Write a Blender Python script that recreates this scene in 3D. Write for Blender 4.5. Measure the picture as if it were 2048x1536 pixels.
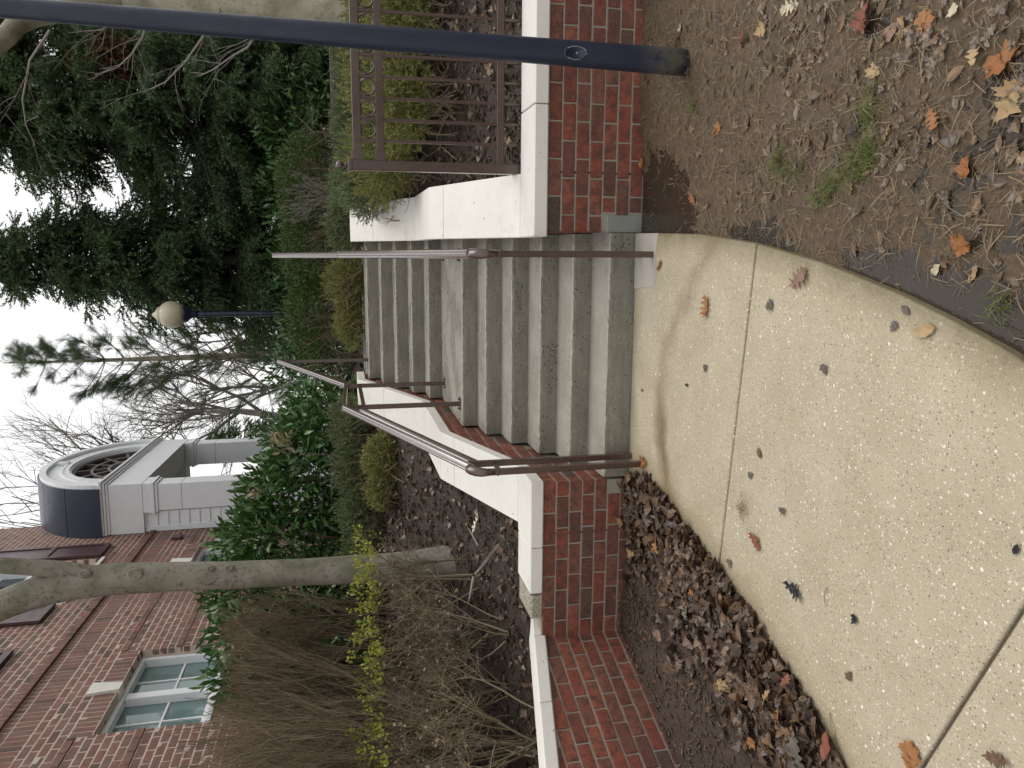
import bpy, bmesh, math, random
import numpy as np
from mathutils import Vector, Matrix
random.seed(7); RNG = np.random.default_rng(7)
scene = bpy.context.scene
for o in list(bpy.data.objects): bpy.data.objects.remove(o)
R = math.radians
# ------------------------------------------------------------------ camera
# World: X along the stair treads, Y up the flight, Z up; origin at the left foot of the first riser.
CAM = np.array([1.363, -4.2866, 1.6472])
YAW, PITCH, ROLL, FOC = -0.1769, 0.2144, -0.0322, 1540.0
_f = np.array([math.sin(YAW)*math.cos(PITCH), math.cos(YAW)*math.cos(PITCH), -math.sin(PITCH)])
_r = np.array([math.cos(YAW), -math.sin(YAW), 0.0]); _u = np.cross(_r, _f)
_c, _s = math.cos(ROLL), math.sin(ROLL)
CR, CU, CF = _c*_r+_s*_u, -_s*_r+_c*_u, _f      # right, up, forward of the phone held upright
cd = bpy.data.cameras.new('camera'); cam = bpy.data.objects.new('camera', cd)
scene.collection.objects.link(cam); scene.camera = cam
cd.sensor_width = 36; cd.lens = FOC/2048*36; cd.clip_start = 0.05; cd.clip_end = 3000
# the picture file lies on its side: picture right = world down
ax, ay, az_ = -CU, CR, -CF
cam.matrix_world = Matrix(((ax[0], ay[0], az_[0], CAM[0]), (ax[1], ay[1], az_[1], CAM[1]), (ax[2], ay[2], az_[2], CAM[2]), (0, 0, 0, 1)))
scene.render.resolution_x, scene.render.resolution_y = 1024, 768
# ------------------------------------------------------------------ sky, sun, exposure
SUN_EL, SUN_AZ = 60.0, 50.0
world = bpy.data.worlds.new('World'); scene.world = world; world.use_nodes = True
nt = world.node_tree; nt.nodes.clear()
sky = nt.nodes.new('ShaderNodeTexSky'); sky.sky_type = 'NISHITA'; sky.sun_disc = False
sky.sun_elevation = R(SUN_EL); sky.sun_rotation = R(SUN_AZ); sky.dust_density = 4; sky.air_density = 1.0
mx = nt.nodes.new('ShaderNodeMix'); mx.data_type = 'RGBA'; mx.inputs['Factor'].default_value = 0.88
mx.inputs['B'].default_value = (10.9, 10.85, 10.75, 1)      # an even sheet of cloud over the clear-sky colour
bg = nt.nodes.new('ShaderNodeBackground'); bg.inputs['Strength'].default_value = 0.10
wo = nt.nodes.new('ShaderNodeOutputWorld')
nt.links.new(sky.outputs[0], mx.inputs['A']); nt.links.new(mx.outputs['Result'], bg.inputs['Color']); nt.links.new(bg.outputs[0], wo.inputs[0])
sl = bpy.data.lights.new('sun', 'SUN'); sl.energy = 1.3; sl.angle = R(40); sl.color = (1, 0.965, 0.91)
so = bpy.data.objects.new('sun', sl); scene.collection.objects.link(so)
_d = Vector((math.sin(R(SUN_AZ))*math.cos(R(SUN_EL)), math.cos(R(SUN_AZ))*math.cos(R(SUN_EL)), math.sin(R(SUN_EL))))
so.rotation_euler = _d.to_track_quat('Z', 'Y').to_euler()
vs = scene.view_settings; vs.view_transform = 'Standard'; vs.look = 'None'; vs.gamma = 1; vs.use_curve_mapping = False
vs.exposure = 0.16
scene.render.engine = 'CYCLES'
# ------------------------------------------------------------------ helpers
COL = scene.collection
def ray(x, y):
    u, v = 1536-y, x
    return (u-768)/FOC*CR-(v-1024)/FOC*CU+CF
def onz(x, y, z=-0.03):
    d = ray(x, y); return CAM+(z-CAM[2])/d[2]*d
def tag(o, label, cat, group=None, kind=None):
    if label: o['label'] = label
    if cat: o['category'] = cat
    if group: o['group'] = group
    if kind: o['kind'] = kind
    return o
def thing(name, loc, label, cat, group=None):
    o = bpy.data.objects.new(name, None); COL.objects.link(o); o.location = loc; o.empty_display_size = .1
    return tag(o, label, cat, group)
def adopt(o, p):
    if p is not None:
        o.parent = p; o.matrix_parent_inverse = root_mat(p).inverted()
def root_mat(p):
    m = Matrix.Translation(p.location) @ p.rotation_euler.to_matrix().to_4x4() @ Matrix.Diagonal((*p.scale, 1))
    if p.parent: return root_mat(p.parent) @ p.matrix_parent_inverse @ m
    return m
def link(name, me, parent=None, loc=None):
    o = bpy.data.objects.new(name, me); COL.objects.link(o)
    if loc is not None: o.location = loc
    adopt(o, parent); return o
def npmesh(name, V, F, m, smooth=False):
    V = np.asarray(V, np.float32).reshape(-1, 3); me = bpy.data.meshes.new(name)
    if isinstance(F, np.ndarray):
        n, k = F.shape
        me.vertices.add(len(V)); me.vertices.foreach_set('co', V.ravel())
        me.loops.add(n*k); me.loops.foreach_set('vertex_index', F.astype(np.int32).ravel())
        me.polygons.add(n); me.polygons.foreach_set('loop_start', np.arange(0, n*k, k, dtype=np.int32))
        me.polygons.foreach_set('loop_total', np.full(n, k, np.int32))
        me.update(calc_edges=True)
    else:
        me.from_pydata(V.tolist(), [], F); me.update()
    if smooth: me.polygons.foreach_set('use_smooth', np.ones(len(me.polygons), bool))
    if m: me.materials.append(m)
    return me
class MB:
    def __init__(s): s.v = []; s.f = []
    def add(s, V, F):
        b = len(s.v); s.v += [tuple(map(float, p)) for p in V]; s.f += [tuple(i+b for i in f) for f in F]; return s
    def box(s, a, b, c=0.0):
        a = np.array(a, float); b = np.array(b, float); V, F = cbox((b-a), c); return s.add(V+a, F)
    def prism(s, poly, O, A, B, T, t0, t1):
        O, A, B, T = map(lambda q: np.array(q, float), (O, A, B, T)); n = len(poly)
        V = [O+A*p[0]+B*p[1]+T*t0 for p in poly]+[O+A*p[0]+B*p[1]+T*t1 for p in poly]
        F = [tuple(range(n))[::-1], tuple(range(n, 2*n))]+[(i, (i+1) % n, n+(i+1) % n, n+i) for i in range(n)]
        return s.add(V, F)
    def tube(s, pts, rad, n=8, cap=True):
        V, F = tube(pts, rad, n, cap); return s.add(V, F)
    def sweep(s, pts, prof, up=(0, 0, 1)):
        V, F = sweep(pts, prof, up); return s.add(V, F)
    def build(s, name, m, parent=None, smooth=False, recalc=True):
        me = bpy.data.meshes.new(name); me.from_pydata(s.v, [], s.f)
        if recalc:
            bm = bmesh.new(); bm.from_mesh(me); bmesh.ops.recalc_face_normals(bm, faces=bm.faces); bm.to_mesh(me); bm.free()
        me.materials.append(m)
        if smooth: me.polygons.foreach_set('use_smooth', [True]*len(me.polygons))
        me.update(); return link(name, me, parent)
def cbox(size, c):
    """box from the origin to size with chamfered edges"""
    sx, sy, sz = size
    if c <= 0:
        V = np.array([(x, y, z) for x in (0, sx) for y in (0, sy) for z in (0, sz)], float)
        return V, [(0, 1, 3, 2), (4, 6, 7, 5), (0, 4, 5, 1), (2, 3, 7, 6), (0, 2, 6, 4), (1, 5, 7, 3)]
    V = []; ix = {}
    for i in (0, 1):
        for j in (0, 1):
            for k in (0, 1):
                p = np.array((i*sx, j*sy, k*sz)); sg = np.array((1-2*i, 1-2*j, 1-2*k))*c
                for a in range(3):
                    q = p+sg; q[a] = p[a]; ix[(i, j, k, a)] = len(V); V.append(q)
    F = []
    for a in range(3):
        b, d = (a+1) % 3, (a+2) % 3
        for e in (0, 1):
            def key(x, y, a=a, b=b, d=d, e=e):
                t = [0, 0, 0]; t[a] = e; t[b] = x; t[d] = y; return tuple(t)
            q = [key(0, 0), key(1, 0), key(1, 1), key(0, 1)]
            if not e: q = q[::-1]
            F.append(tuple(ix[(*k, a)] for k in q))
    for a in range(3):
        b, d = (a+1) % 3, (a+2) % 3
        for x in (0, 1):
            for y in (0, 1):
                t0 = [0, 0, 0]; t0[b] = x; t0[d] = y; t1 = list(t0); t1[a] = 1
                f = (ix[(*t0, b)], ix[(*t1, b)], ix[(*t1, d)], ix[(*t0, d)])
                F.append(f if (x ^ y) == 0 else f[::-1])
    for i in (0, 1):
        for j in (0, 1):
            for k in (0, 1):
                f = tuple(ix[(i, j, k, a)] for a in range(3)); F.append(f if (i+j+k) % 2 else f[::-1])
    return np.array(V), F
def frames(P):
    P = np.asarray(P, float); T = np.zeros_like(P)
    T[1:-1] = P[2:]-P[:-2]; T[0] = P[1]-P[0]; T[-1] = P[-1]-P[-2]
    return P, T/np.maximum(np.linalg.norm(T, axis=1, keepdims=True), 1e-9)
def tube(pts, rad, n=8, cap=True):
    P, T = frames(pts); rad = np.broadcast_to(np.asarray(rad, float), (len(P),))
    ref = np.array((0, 0, 1.)) if abs(T[0][2]) < .9 else np.array((1., 0, 0))
    V = []
    for p, t, r in zip(P, T, rad):
        a = np.cross(t, ref); a /= max(np.linalg.norm(a), 1e-9); b = np.cross(a, t); ref = b
        for k in range(n):
            q = 2*math.pi*k/n; V.append(p+r*(math.cos(q)*a+math.sin(q)*b))
    F = [(i*n+k, i*n+(k+1) % n, (i+1)*n+(k+1) % n, (i+1)*n+k) for i in range(len(P)-1) for k in range(n)]
    if cap: F += [tuple(range(n))[::-1], tuple((len(P)-1)*n+k for k in range(n))]
    return V, F
def sweep(pts, prof, side):
    """profile (a, b): a along the fixed side vector, b along the mitred normal"""
    P = np.asarray(pts, float); side = np.array(side, float); V = []; n = len(prof)
    for i in range(len(P)):
        t0 = P[i]-P[i-1] if i else P[1]-P[0]; t1 = P[i+1]-P[i] if i < len(P)-1 else t0
        t0 = t0/np.linalg.norm(t0); t1 = t1/np.linalg.norm(t1); n0 = np.cross(side, t0); n1 = np.cross(side, t1)
        b = n0+n1; b = b/max(b@b, 1e-6)*2
        V += [P[i]+side*q[0]+b*q[1] for q in prof]
    F = [(i*n+k, i*n+(k+1) % n, (i+1)*n+(k+1) % n, (i+1)*n+k) for i in range(len(P)-1) for k in range(n)]
    return V, F+[tuple(range(n))[::-1], tuple((len(P)-1)*n+k for k in range(n))]
def inst(tV, tF, M3, T):
    """copies of a template: M3 (N,3,3) columns = axes*scale, T (N,3)"""
    tV = np.asarray(tV, float); tF = np.asarray(tF)
    V = np.einsum('nij,vj->nvi', M3, tV)+T[:, None, :]
    F = tF[None]+(np.arange(len(T))*len(tV))[:, None, None]
    return V.reshape(-1, 3), F.reshape(-1, tF.shape[1])
def rot_frames(fwd, roll=None, rng=RNG):
    """orthonormal frames (N,3,3), columns x=fwd, y, z"""
    f = fwd/np.maximum(np.linalg.norm(fwd, axis=1, keepdims=True), 1e-9)
    up = np.tile((0, 0, 1.), (len(f), 1)); up[np.abs(f[:, 2]) > .95] = (1, 0, 0)
    y = np.cross(up, f); y /= np.linalg.norm(y, axis=1, keepdims=True); z = np.cross(f, y)
    if roll is not None:
        c, s = np.cos(roll)[:, None], np.sin(roll)[:, None]; y, z = c*y+s*z, -s*y+c*z
    return np.stack([f, y, z], axis=2)
def cat(parts):
    V = []; F = []; b = 0
    for v, f in parts: V.append(v); F.append(np.asarray(f)+b); b += len(v)
    return np.concatenate(V), np.concatenate(F)
def vnoise(x, y, s, seed=0):
    """cheap smooth value noise on arrays"""
    x = np.asarray(x)*s+seed*17.3; y = np.asarray(y)*s-seed*9.1
    xi, yi = np.floor(x).astype(int), np.floor(y).astype(int); fx, fy = x-xi, y-yi
    fx, fy = fx*fx*(3-2*fx), fy*fy*(3-2*fy)
    def h(i, j):
        n = (i*374761393+j*668265263+seed*1274126177) & 0x7fffffff; n = ((n ^ (n >> 13))*1274126177) & 0x7fffffff
        return ((n ^ (n >> 16)) & 0xffff)/65535.0
    return (h(xi, yi)*(1-fx)+h(xi+1, yi)*fx)*(1-fy)+(h(xi, yi+1)*(1-fx)+h(xi+1, yi+1)*fx)*fy-.5
# ------------------------------------------------------------------ materials
class G:
    """tiny node builder"""
    def __init__(s, name):
        s.m = bpy.data.materials.new(name); s.m.use_nodes = True; s.t = s.m.node_tree
        s.b = s.t.nodes['Principled BSDF']; s.pos = s.n('ShaderNodeNewGeometry')
        s.P = s.pos.outputs['Position']; s.isl = s.pos.outputs['Random Per Island']
    def n(s, ty, **k):
        q = s.t.nodes.new(ty)
        for a, v in k.items(): setattr(q, a, v)
        return q
    def l(s, a, b): s.t.links.new(a, b)
    def put(s, sock, v):
        if hasattr(v, 'is_linked') or hasattr(v, 'links'): s.l(v, sock)
        else:
            if isinstance(v, tuple) and len(v) == 3 and sock.type == 'RGBA': v = (*v, 1)
            if sock.type == 'RGBA' and isinstance(v, (int, float)): v = (v, v, v, 1)
            sock.default_value = v
    def noise(s, sc, det=3, rough=.55, vec=None, scale3=None, out='Fac'):
        q = s.n('ShaderNodeTexNoise'); q.inputs['Scale'].default_value = sc; q.inputs['Detail'].default_value = det; q.inputs['Roughness'].default_value = rough
        v = vec or s.P
        if scale3:
            m = s.n('ShaderNodeVectorMath', operation='MULTIPLY'); s.l(v, m.inputs[0]); m.inputs[1].default_value = scale3; v = m.outputs[0]
        s.l(v, q.inputs['Vector']); return q.outputs[out]
    def vor(s, sc, feat='F1', out='Distance', rnd=1.0, vec=None):
        q = s.n('ShaderNodeTexVoronoi', feature=feat); q.inputs['Scale'].default_value = sc; q.inputs['Randomness'].default_value = rnd
        s.l(vec or s.P, q.inputs['Vector']); return q.outputs[out]
    def ramp(s, fac, stops, interp='LINEAR'):
        q = s.n('ShaderNodeValToRGB'); cr = q.color_ramp; cr.interpolation = interp
        while len(cr.elements) < len(stops): cr.elements.new(.5)
        for e, (p, c) in zip(cr.elements, stops):
            e.position = p; e.color = (*c, 1) if isinstance(c, tuple) else (c, c, c, 1)
        s.put(q.inputs[0], fac); return q.outputs['Color']
    def mix(s, f, a, b, mode='MIX'):
        q = s.n('ShaderNodeMix', data_type='RGBA', blend_type=mode)
        s.put(q.inputs['Factor'], f); s.put(q.inputs['A'], a); s.put(q.inputs['B'], b); return q.outputs['Result']
    def math(s, op, a, b=0.0, clamp=False):
        q = s.n('ShaderNodeMath', operation=op, use_clamp=clamp); s.put(q.inputs[0], a); s.put(q.inputs[1], b); return q.outputs[0]
    def rnd(s): return s.n('ShaderNodeObjectInfo').outputs['Random']
    def xyz(s):
        q = s.n('ShaderNodeSeparateXYZ'); s.l(s.P, q.inputs[0]); return q.outputs
    def done(s, col=None, rough=None, bump=None, bstr=.3, bdist=.01, spec=None, metal=None, **k):
        if col is not None: s.put(s.b.inputs['Base Color'], col)
        if rough is not None: s.put(s.b.inputs['Roughness'], rough)
        if spec is not None: s.put(s.b.inputs['Specular IOR Level'], spec)
        if metal is not None: s.put(s.b.inputs['Metallic'], metal)
        for a, v in k.items(): s.put(s.b.inputs[a.replace('_', ' ')], v)
        if bump is not None:
            q = s.n('ShaderNodeBump'); q.inputs['Strength'].default_value = bstr; q.inputs['Distance'].default_value = bdist
            s.put(q.inputs['Height'], bump); s.l(q.outputs[0], s.b.inputs['Normal'])
        return s.m
def translucent(g, col, amt=.3):
    """leaves let some light through"""
    tr = g.n('ShaderNodeBsdfTranslucent'); g.put(tr.inputs[0], col); ms = g.n('ShaderNodeMixShader'); ms.inputs[0].default_value = amt
    out = g.t.nodes['Material Output']; g.l(g.b.outputs[0], ms.inputs[1]); g.l(tr.outputs[0], ms.inputs[2]); g.l(ms.outputs[0], out.inputs[0])
M = {}
def m_path():
    g = G('path_concrete'); x, y, z = g.xyz()
    base = g.mix(g.noise(1.3, 4), (.43, .365, .255), (.52, .465, .355))
    base = g.mix(g.ramp(g.noise(4, 5, .65), [(.35, 0.), (.75, 1.)]), base, (.385, .325, .225))
    base = g.mix(g.math('MULTIPLY', g.ramp(g.noise(260, 2), [(.4, 1.), (.55, 0.)]), .5), base, (.33, .28, .19))
    for sc, th, cell, seed in ((95, .2, (.20, .165, .115), 0), (72, .17, (.74, .69, .56), 3), (130, .22, (.66, .60, .46), 5), (34, .11, (.82, .79, .72), 8), (85, .13, (.07, .06, .05), 9), (44, .10, (.34, .33, .32), 11), (150, .22, (.27, .22, .15), 13)):
        v = g.n('ShaderNodeVectorMath', operation='ADD'); g.l(g.P, v.inputs[0]); v.inputs[1].default_value = (seed, seed*2.1, 0)
        dn = g.n('ShaderNodeVectorMath', operation='ADD'); g.l(v.outputs[0], dn.inputs[0])
        nz = g.n('ShaderNodeVectorMath', operation='SCALE'); g.l(g.noise(70, 2, out='Color'), nz.inputs[0]); nz.inputs['Scale'].default_value = .012; g.l(nz.outputs[0], dn.inputs[1])
        d = g.vor(sc, vec=dn.outputs[0]); rc = g.vor(sc, out='Color', vec=dn.outputs[0])
        sp = g.n('ShaderNodeSeparateColor'); g.l(rc, sp.inputs[0])
        k = g.math('MULTIPLY', g.math('LESS_THAN', d, g.math('MULTIPLY', sp.outputs[1], th*1.9)), g.math('GREATER_THAN', sp.outputs[0], .62))
        base = g.mix(g.math('MULTIPLY', k, .85), base, cell)
    # rusty water stain that runs across the first slab, and dirt along the edges
    y0 = g.math('SUBTRACT', -.44, g.math('MULTIPLY', g.math('POWER', g.math('ABSOLUTE', g.math('SUBTRACT', x, .55)), 2.0), .75))
    wob = g.math('MULTIPLY', g.math('SUBTRACT', g.noise(5, 3), .5), .22)
    d = g.math('ABSOLUTE', g.math('SUBTRACT', g.math('ADD', y, wob), y0))
    k = g.math('MULTIPLY', g.ramp(d, [(0., 1.), (.04, .7), (.12, 0.)]), g.ramp(x, [(.0, 1.), (.45, .9), (.7, .35), (1.0, .45)]))
    base = g.mix(g.math('MULTIPLY', k, .9), base, (.13, .078, .03))
    dl = g.math('ADD', g.math('ADD', x, g.math('MULTIPLY', y, -.16)), wob)
    k = g.math('MULTIPLY', g.ramp(dl, [(.05, 1.), (.34, .0)]), g.ramp(g.math('ADD', y, 1.0), [(0., 0.), (.3, 1.)]))
    base = g.mix(g.math('MULTIPLY', k, .75), base, (.20, .15, .08))
    # moss and dirt along both curved edges (cubic fits of the outline)
    for pts, sg in ((((1.462, 0), (1.441, -.83), (1.393, -1.349), (1.288, -1.971), (1.174, -2.429), (.96, -3.0), (.70, -3.45)), 1), (((.03, 0), (.079, -.344), (-.036, -.875), (-.183, -1.482), (-.342, -1.974), (-.52, -2.33), (-.9, -2.85)), -1)):
        c = np.polyfit([q[1] for q in pts], [q[0] for q in pts], 3); e = g.math('ADD', g.math('MULTIPLY', y, float(c[0])), float(c[1]))
        for cc in c[2:]: e = g.math('ADD', g.math('MULTIPLY', e, y), float(cc))
        d = g.math('ADD', g.math('MULTIPLY', g.math('SUBTRACT', e, x), sg), g.math('MULTIPLY', wob, .5))
        k = g.ramp(d, [(.0, .85), (.035, .5), (.13, 0.)]); base = g.mix(k, base, (.15, .12, .06)); k = g.ramp(d, [(.02, .0), (.1, .2), (.3, 0.)]); base = g.mix(k, base, (.34, .27, .16))
    k = g.ramp(g.math('ADD', g.math('MULTIPLY', y, -1), wob), [(.0, .7), (.16, 0.)])
    base = g.mix(k, base, (.30, .26, .19))
    return g.done(base, g.ramp(g.noise(2.5, 3), [(.3, .42), (.7, .62)]), bump=g.math('ADD', g.noise(190, 3), g.math('MULTIPLY', g.vor(60), .6)), bstr=.55, bdist=.005)
def m_stair():
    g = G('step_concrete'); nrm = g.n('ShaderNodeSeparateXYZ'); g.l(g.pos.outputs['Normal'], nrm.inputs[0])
    base = g.mix(g.noise(2.2, 5, .6), (.155, .143, .112), (.25, .235, .192))
    base = g.mix(g.ramp(g.noise(9, 5, .7, scale3=(.5, 1, 2.5)), [(.42, 0.), (.7, .8)]), base, (.12, .11, .086))
    v = g.vor(75); vc = g.vor(75, out='Color'); sp = g.n('ShaderNodeSeparateColor'); g.l(vc, sp.inputs[0])
    pit = g.math('MULTIPLY', g.math('LESS_THAN', v, g.math('MULTIPLY', sp.outputs[1], .42)), g.math('GREATER_THAN', sp.outputs[0], g.ramp(g.noise(6, 3), [(.45, .97), (.62, .55)])))
    base = g.mix(pit, base, (.025, .023, .02))
    v2 = g.vor(110); c2 = g.vor(110, out='Color'); s2 = g.n('ShaderNodeSeparateColor'); g.l(c2, s2.inputs[0])
    base = g.mix(g.math('MULTIPLY', g.math('MULTIPLY', g.math('LESS_THAN', v2, .22), g.math('GREATER_THAN', s2.outputs[2], .86)), .8), base, (.62, .60, .52))
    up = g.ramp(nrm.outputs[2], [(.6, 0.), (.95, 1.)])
    base = g.mix(g.math('MULTIPLY', up, .6), base, (.39, .375, .325))  # upward faces tinted paler: light from above put into the tread colour
    # trodden film of water on the treads
    wet = g.ramp(g.noise(3.0, 4, .6), [(.42, .16), (.6, .5)])
    ro = g.mix(up, .62, wet)
    return g.done(base, ro, bump=g.math('SUBTRACT', g.noise(150, 4), g.math('MULTIPLY', pit, 1.5)), bstr=.4, bdist=.004)
def m_coping():
    g = G('cast_stone'); base = g.mix(g.noise(3, 4), (.70, .675, .62), (.80, .785, .74))
    base = g.mix(g.ramp(g.noise(14, 5, .7), [(.5, 0.), (.75, .35)]), base, (.62, .58, .50))
    v = g.vor(48); vc = g.vor(48, out='Color'); sp = g.n('ShaderNodeSeparateColor'); g.l(vc, sp.inputs[0])
    pit = g.math('MULTIPLY', g.math('LESS_THAN', v, g.math('MULTIPLY', sp.outputs[1], .3)), g.math('GREATER_THAN', sp.outputs[0], .955))
    base = g.mix(pit, base, (.10, .085, .07))
    mo = g.ramp(g.noise(5.5, 4, .7), [(.60, 0.), (.78, .5)])
    base = g.mix(mo, base, (.45, .42, .33))
    return g.done(base, .68, bump=g.math('SUBTRACT', g.noise(120, 3), pit), bstr=.2, bdist=.003)
def m_weathered():
    g = G('weathered_cast_stone'); base = g.mix(g.ramp(g.noise(90, 4, .7), [(.38, 0.), (.62, 1.)]), (.16, .14, .10), (.50, .46, .37))
    return g.done(base, .85, bump=g.noise(110, 4, .7), bstr=.7, bdist=.006)
def brick_cols(g, r, reds, dark=.88):
    st = []; n = len(reds)
    for i, c in enumerate(reds): st.append((dark*i/n, c))
    st.append((dark, (.085, .062, .05))); st.append((dark+.06, (.13, .066, .048)))
    return g.ramp(r, st, 'CONSTANT')
def m_brick(island=False, far=False, name='red_brick'):
    g = G(name); r = g.isl if island else g.rnd()
    if far: reds = [(.27, .118, .092), (.235, .105, .083), (.30, .135, .105), (.245, .125, .10), (.20, .11, .09), (.28, .15, .118), (.22, .128, .104)]
    else: reds = [(.27, .066, .038), (.22, .055, .032), (.32, .092, .052), (.195, .06, .041), (.24, .086, .054), (.29, .07, .04), (.155, .053, .04)]
    c = brick_cols(g, r, reds, .9 if not far else .9)
    c = g.mix(g.ramp(g.noise(26, 5, .75), [(.38, .85), (.58, 0.)]), c, (.075, .037, .030) if not far else (.16, .08, .062))
    c = g.mix(g.ramp(g.noise(7, 4, .65), [(.52, 0.), (.75, .5)]), c, (.20, .13, .09) if far else (.15, .095, .06))
    c = g.mix(g.ramp(g.noise(75, 4, .75), [(.56, 0.), (.72, .55)]), c, (.36, .20, .14))
    wv = g.noise(90, 4, .7, scale3=(1, 1, .35))
    return g.done(c, g.ramp(g.noise(6, 3), [(.3, .5), (.7, .8)]), bump=g.math('ADD', wv, g.noise(240, 2)), bstr=.8, bdist=.008)
def m_mortar(name, a, b):
    g = G(name); return g.done(g.mix(g.noise(9, 5, .65), a, b), .85, bump=g.noise(160, 4), bstr=.5, bdist=.004)
def m_paint(name, c, c2=None, rough=.4, bump=.1, spec=.5, metal=0.0):
    g = G(name); col = g.mix(g.ramp(g.noise(6, 5, .7), [(.35, 0.), (.75, 1.)]), c, c2 or tuple(q*.75 for q in c))
    return g.done(col, g.ramp(g.noise(11, 4), [(.3, rough*.8), (.7, min(1, rough*1.3))]), bump=g.noise(130, 3), bstr=bump, bdist=.003, spec=spec, metal=metal)
def m_pole():
    g = G('pole_paint'); col = g.mix(g.ramp(g.noise(5, 5, .7, scale3=(3, 3, .6)), [(.35, 0.), (.75, 1.)]), (.010, .016, .036), (.018, .026, .050))
    sc = g.ramp(g.noise(35, 5, .8, scale3=(1.5, 1.5, .5)), [(.70, 0.), (.76, .7)]); col = g.mix(sc, col, (.16, .17, .19))
    x, y, z = g.xyz(); k = g.math('MULTIPLY', g.ramp(z, [(.02, 1.), (.22, 0.)]), g.ramp(g.noise(14, 4, .7), [(.35, 0.), (.55, 1.)]))
    col = g.mix(k, col, (.10, .095, .08))
    return g.done(col, g.ramp(g.noise(9, 4), [(.3, .32), (.7, .55)]), bump=g.noise(60, 4), bstr=.18, bdist=.004)
def m_rail(wet=False):
    g = G('wet_bronze_paint' if wet else 'bronze_paint'); col = g.mix(g.ramp(g.noise(8, 5, .7), [(.35, 0.), (.75, 1.)]), (.062, .034, .025), (.085, .052, .040))
    sc = g.ramp(g.noise(45, 5, .8), [(.69, 0.), (.75, .6)]); col = g.mix(sc, col, (.22, .20, .19))
    return g.done(col, g.ramp(g.noise(12, 4), [(.3, .22), (.7, .36)]), bump=g.noise(90, 3), bstr=.1, bdist=.003, spec=.6, Coat_Weight=1.0 if wet else .4, Coat_Roughness=.14 if wet else .2, Coat_IOR=2.3 if wet else 1.6)
def m_bark(name, a, b, c, zs=.35):
    g = G(name); col = g.mix(g.noise(9, 5, .7, scale3=(1, 1, zs)), a, b)
    col = g.mix(g.ramp(g.noise(26, 5, .75), [(.52, 0.), (.66, .85)]), col, c)
    col = g.mix(g.ramp(g.noise(4, 4), [(.45, 0.), (.68, .6)]), col, (.075, .082, .04))
    return g.done(col, .85, bump=g.math('ADD', g.noise(38, 5, .7, scale3=(1, 1, .4)), g.math('MULTIPLY', g.noise(120, 3), .5)), bstr=.6, bdist=.012)
def m_soil(name, a, b, c, wet=.4, bs=.9, sc=1.0):
    g = G(name); col = g.mix(g.noise(3*sc, 5, .7), a, b); col = g.mix(g.ramp(g.noise(42*sc, 4, .75), [(.45, 0.), (.7, .8)]), col, c)
    col = g.mix(g.ramp(g.noise(120*sc, 3, .8, scale3=(1, .4, 1)), [(.58, 0.), (.7, .45)]), col, tuple(min(1, q*2.2) for q in b))
    ro = g.ramp(g.noise(4.5*sc, 4, .65), [(.35, wet*.55), (.65, min(1, wet*1.9))])
    return g.done(col, ro, bump=g.math('ADD', g.noise(55*sc, 6, .75), g.math('MULTIPLY', g.noise(16*sc, 4), 1.2)), bstr=bs, bdist=.018)
def m_leaf(name, cols, rough=.5, trans=.25, spec=.4, vein=False, rndobj=False):
    g = G(name); n = len(cols); r = g.rnd() if rndobj else g.isl
    c = g.ramp(r, [(i/max(1, n-1), q) for i, q in enumerate(cols)])
    c = g.mix(g.ramp(g.noise(60, 4, .7), [(.45, 0.), (.75, .5)]), c, tuple(q*.55 for q in cols[0]))
    g.done(c, rough, spec=spec)
    if trans: translucent(g, c, trans)
    return g.m
M['path'] = m_path(); M['stair'] = m_stair(); M['coping'] = m_coping(); M['weathered'] = m_weathered()
M['brick'] = m_brick(); M['brick_far'] = m_brick(False, True, 'old_red_brick'); M['brick_far_i'] = m_brick(True, True, 'old_red_brick_mass')
M['mortar'] = m_mortar('mortar', (.23, .21, .165), (.35, .325, .265)); M['mortar_far'] = m_mortar('pink_mortar', (.50, .38, .32), (.62, .50, .43))
M['joint'] = m_mortar('joint_filler', (.09, .075, .05), (.16, .13, .09)); M['sealant'] = m_mortar('sealant', (.10, .092, .08), (.15, .14, .12))
M['patch'] = m_mortar('cement_patch', (.34, .33, .29), (.42, .40, .35)); M['footing'] = m_mortar('footing_concrete', (.20, .205, .185), (.27, .275, .25))
M['cap'] = m_rail(True); M['pole'] = m_pole(); M['rail'] = m_rail(); M['white'] = m_paint('white_trim_paint', (.82, .84, .86), (.77, .79, .81), .45, .05)
M['roof'] = m_paint('dark_blue_sheet_metal', (.030, .040, .066), (.038, .05, .078), .38, .08, .5)
M['shutter'] = m_paint('plum_shutter_paint', (.075, .035, .042), (.09, .045, .052), .35, .05)
M['fan'] = m_paint('brown_fanlight_paint', (.10, .075, .075), (.13, .10, .10), .4, .05)
M['dark'] = m_paint('dark_void', (.012, .012, .014), (.02, .02, .022), .6, .05)
M['scar'] = m_paint('scuffed_paint', (.30, .31, .33), (.12, .13, .15), .4, .3)
M['bark'] = m_bark('grey_bark', (.17, .155, .12), (.33, .305, .25), (.075, .062, .045)); M['bark_pale'] = m_bark('pale_bark', (.27, .245, .18), (.36, .33, .25), (.17, .145, .10))
M['bark_dark'] = m_bark('conifer_bark', (.055, .045, .037), (.085, .07, .057), (.03, .025, .02))
M['twig'] = m_leaf('twig_bark', [(.14, .105, .068), (.22, .17, .108), (.29, .24, .155), (.12, .085, .056)], .8, 0)
M['twig_grey'] = m_leaf('grey_twig_bark', [(.20, .175, .15), (.27, .245, .215), (.16, .14, .12)], .85, 0)
M['mud'] = m_soil('wet_mud', (.11, .076, .047), (.165, .117, .073), (.06, .04, .025), .24)
M['mulch'] = m_soil('wet_mulch', (.052, .034, .024), (.09, .06, .042), (.027, .017, .012), .5)
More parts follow.
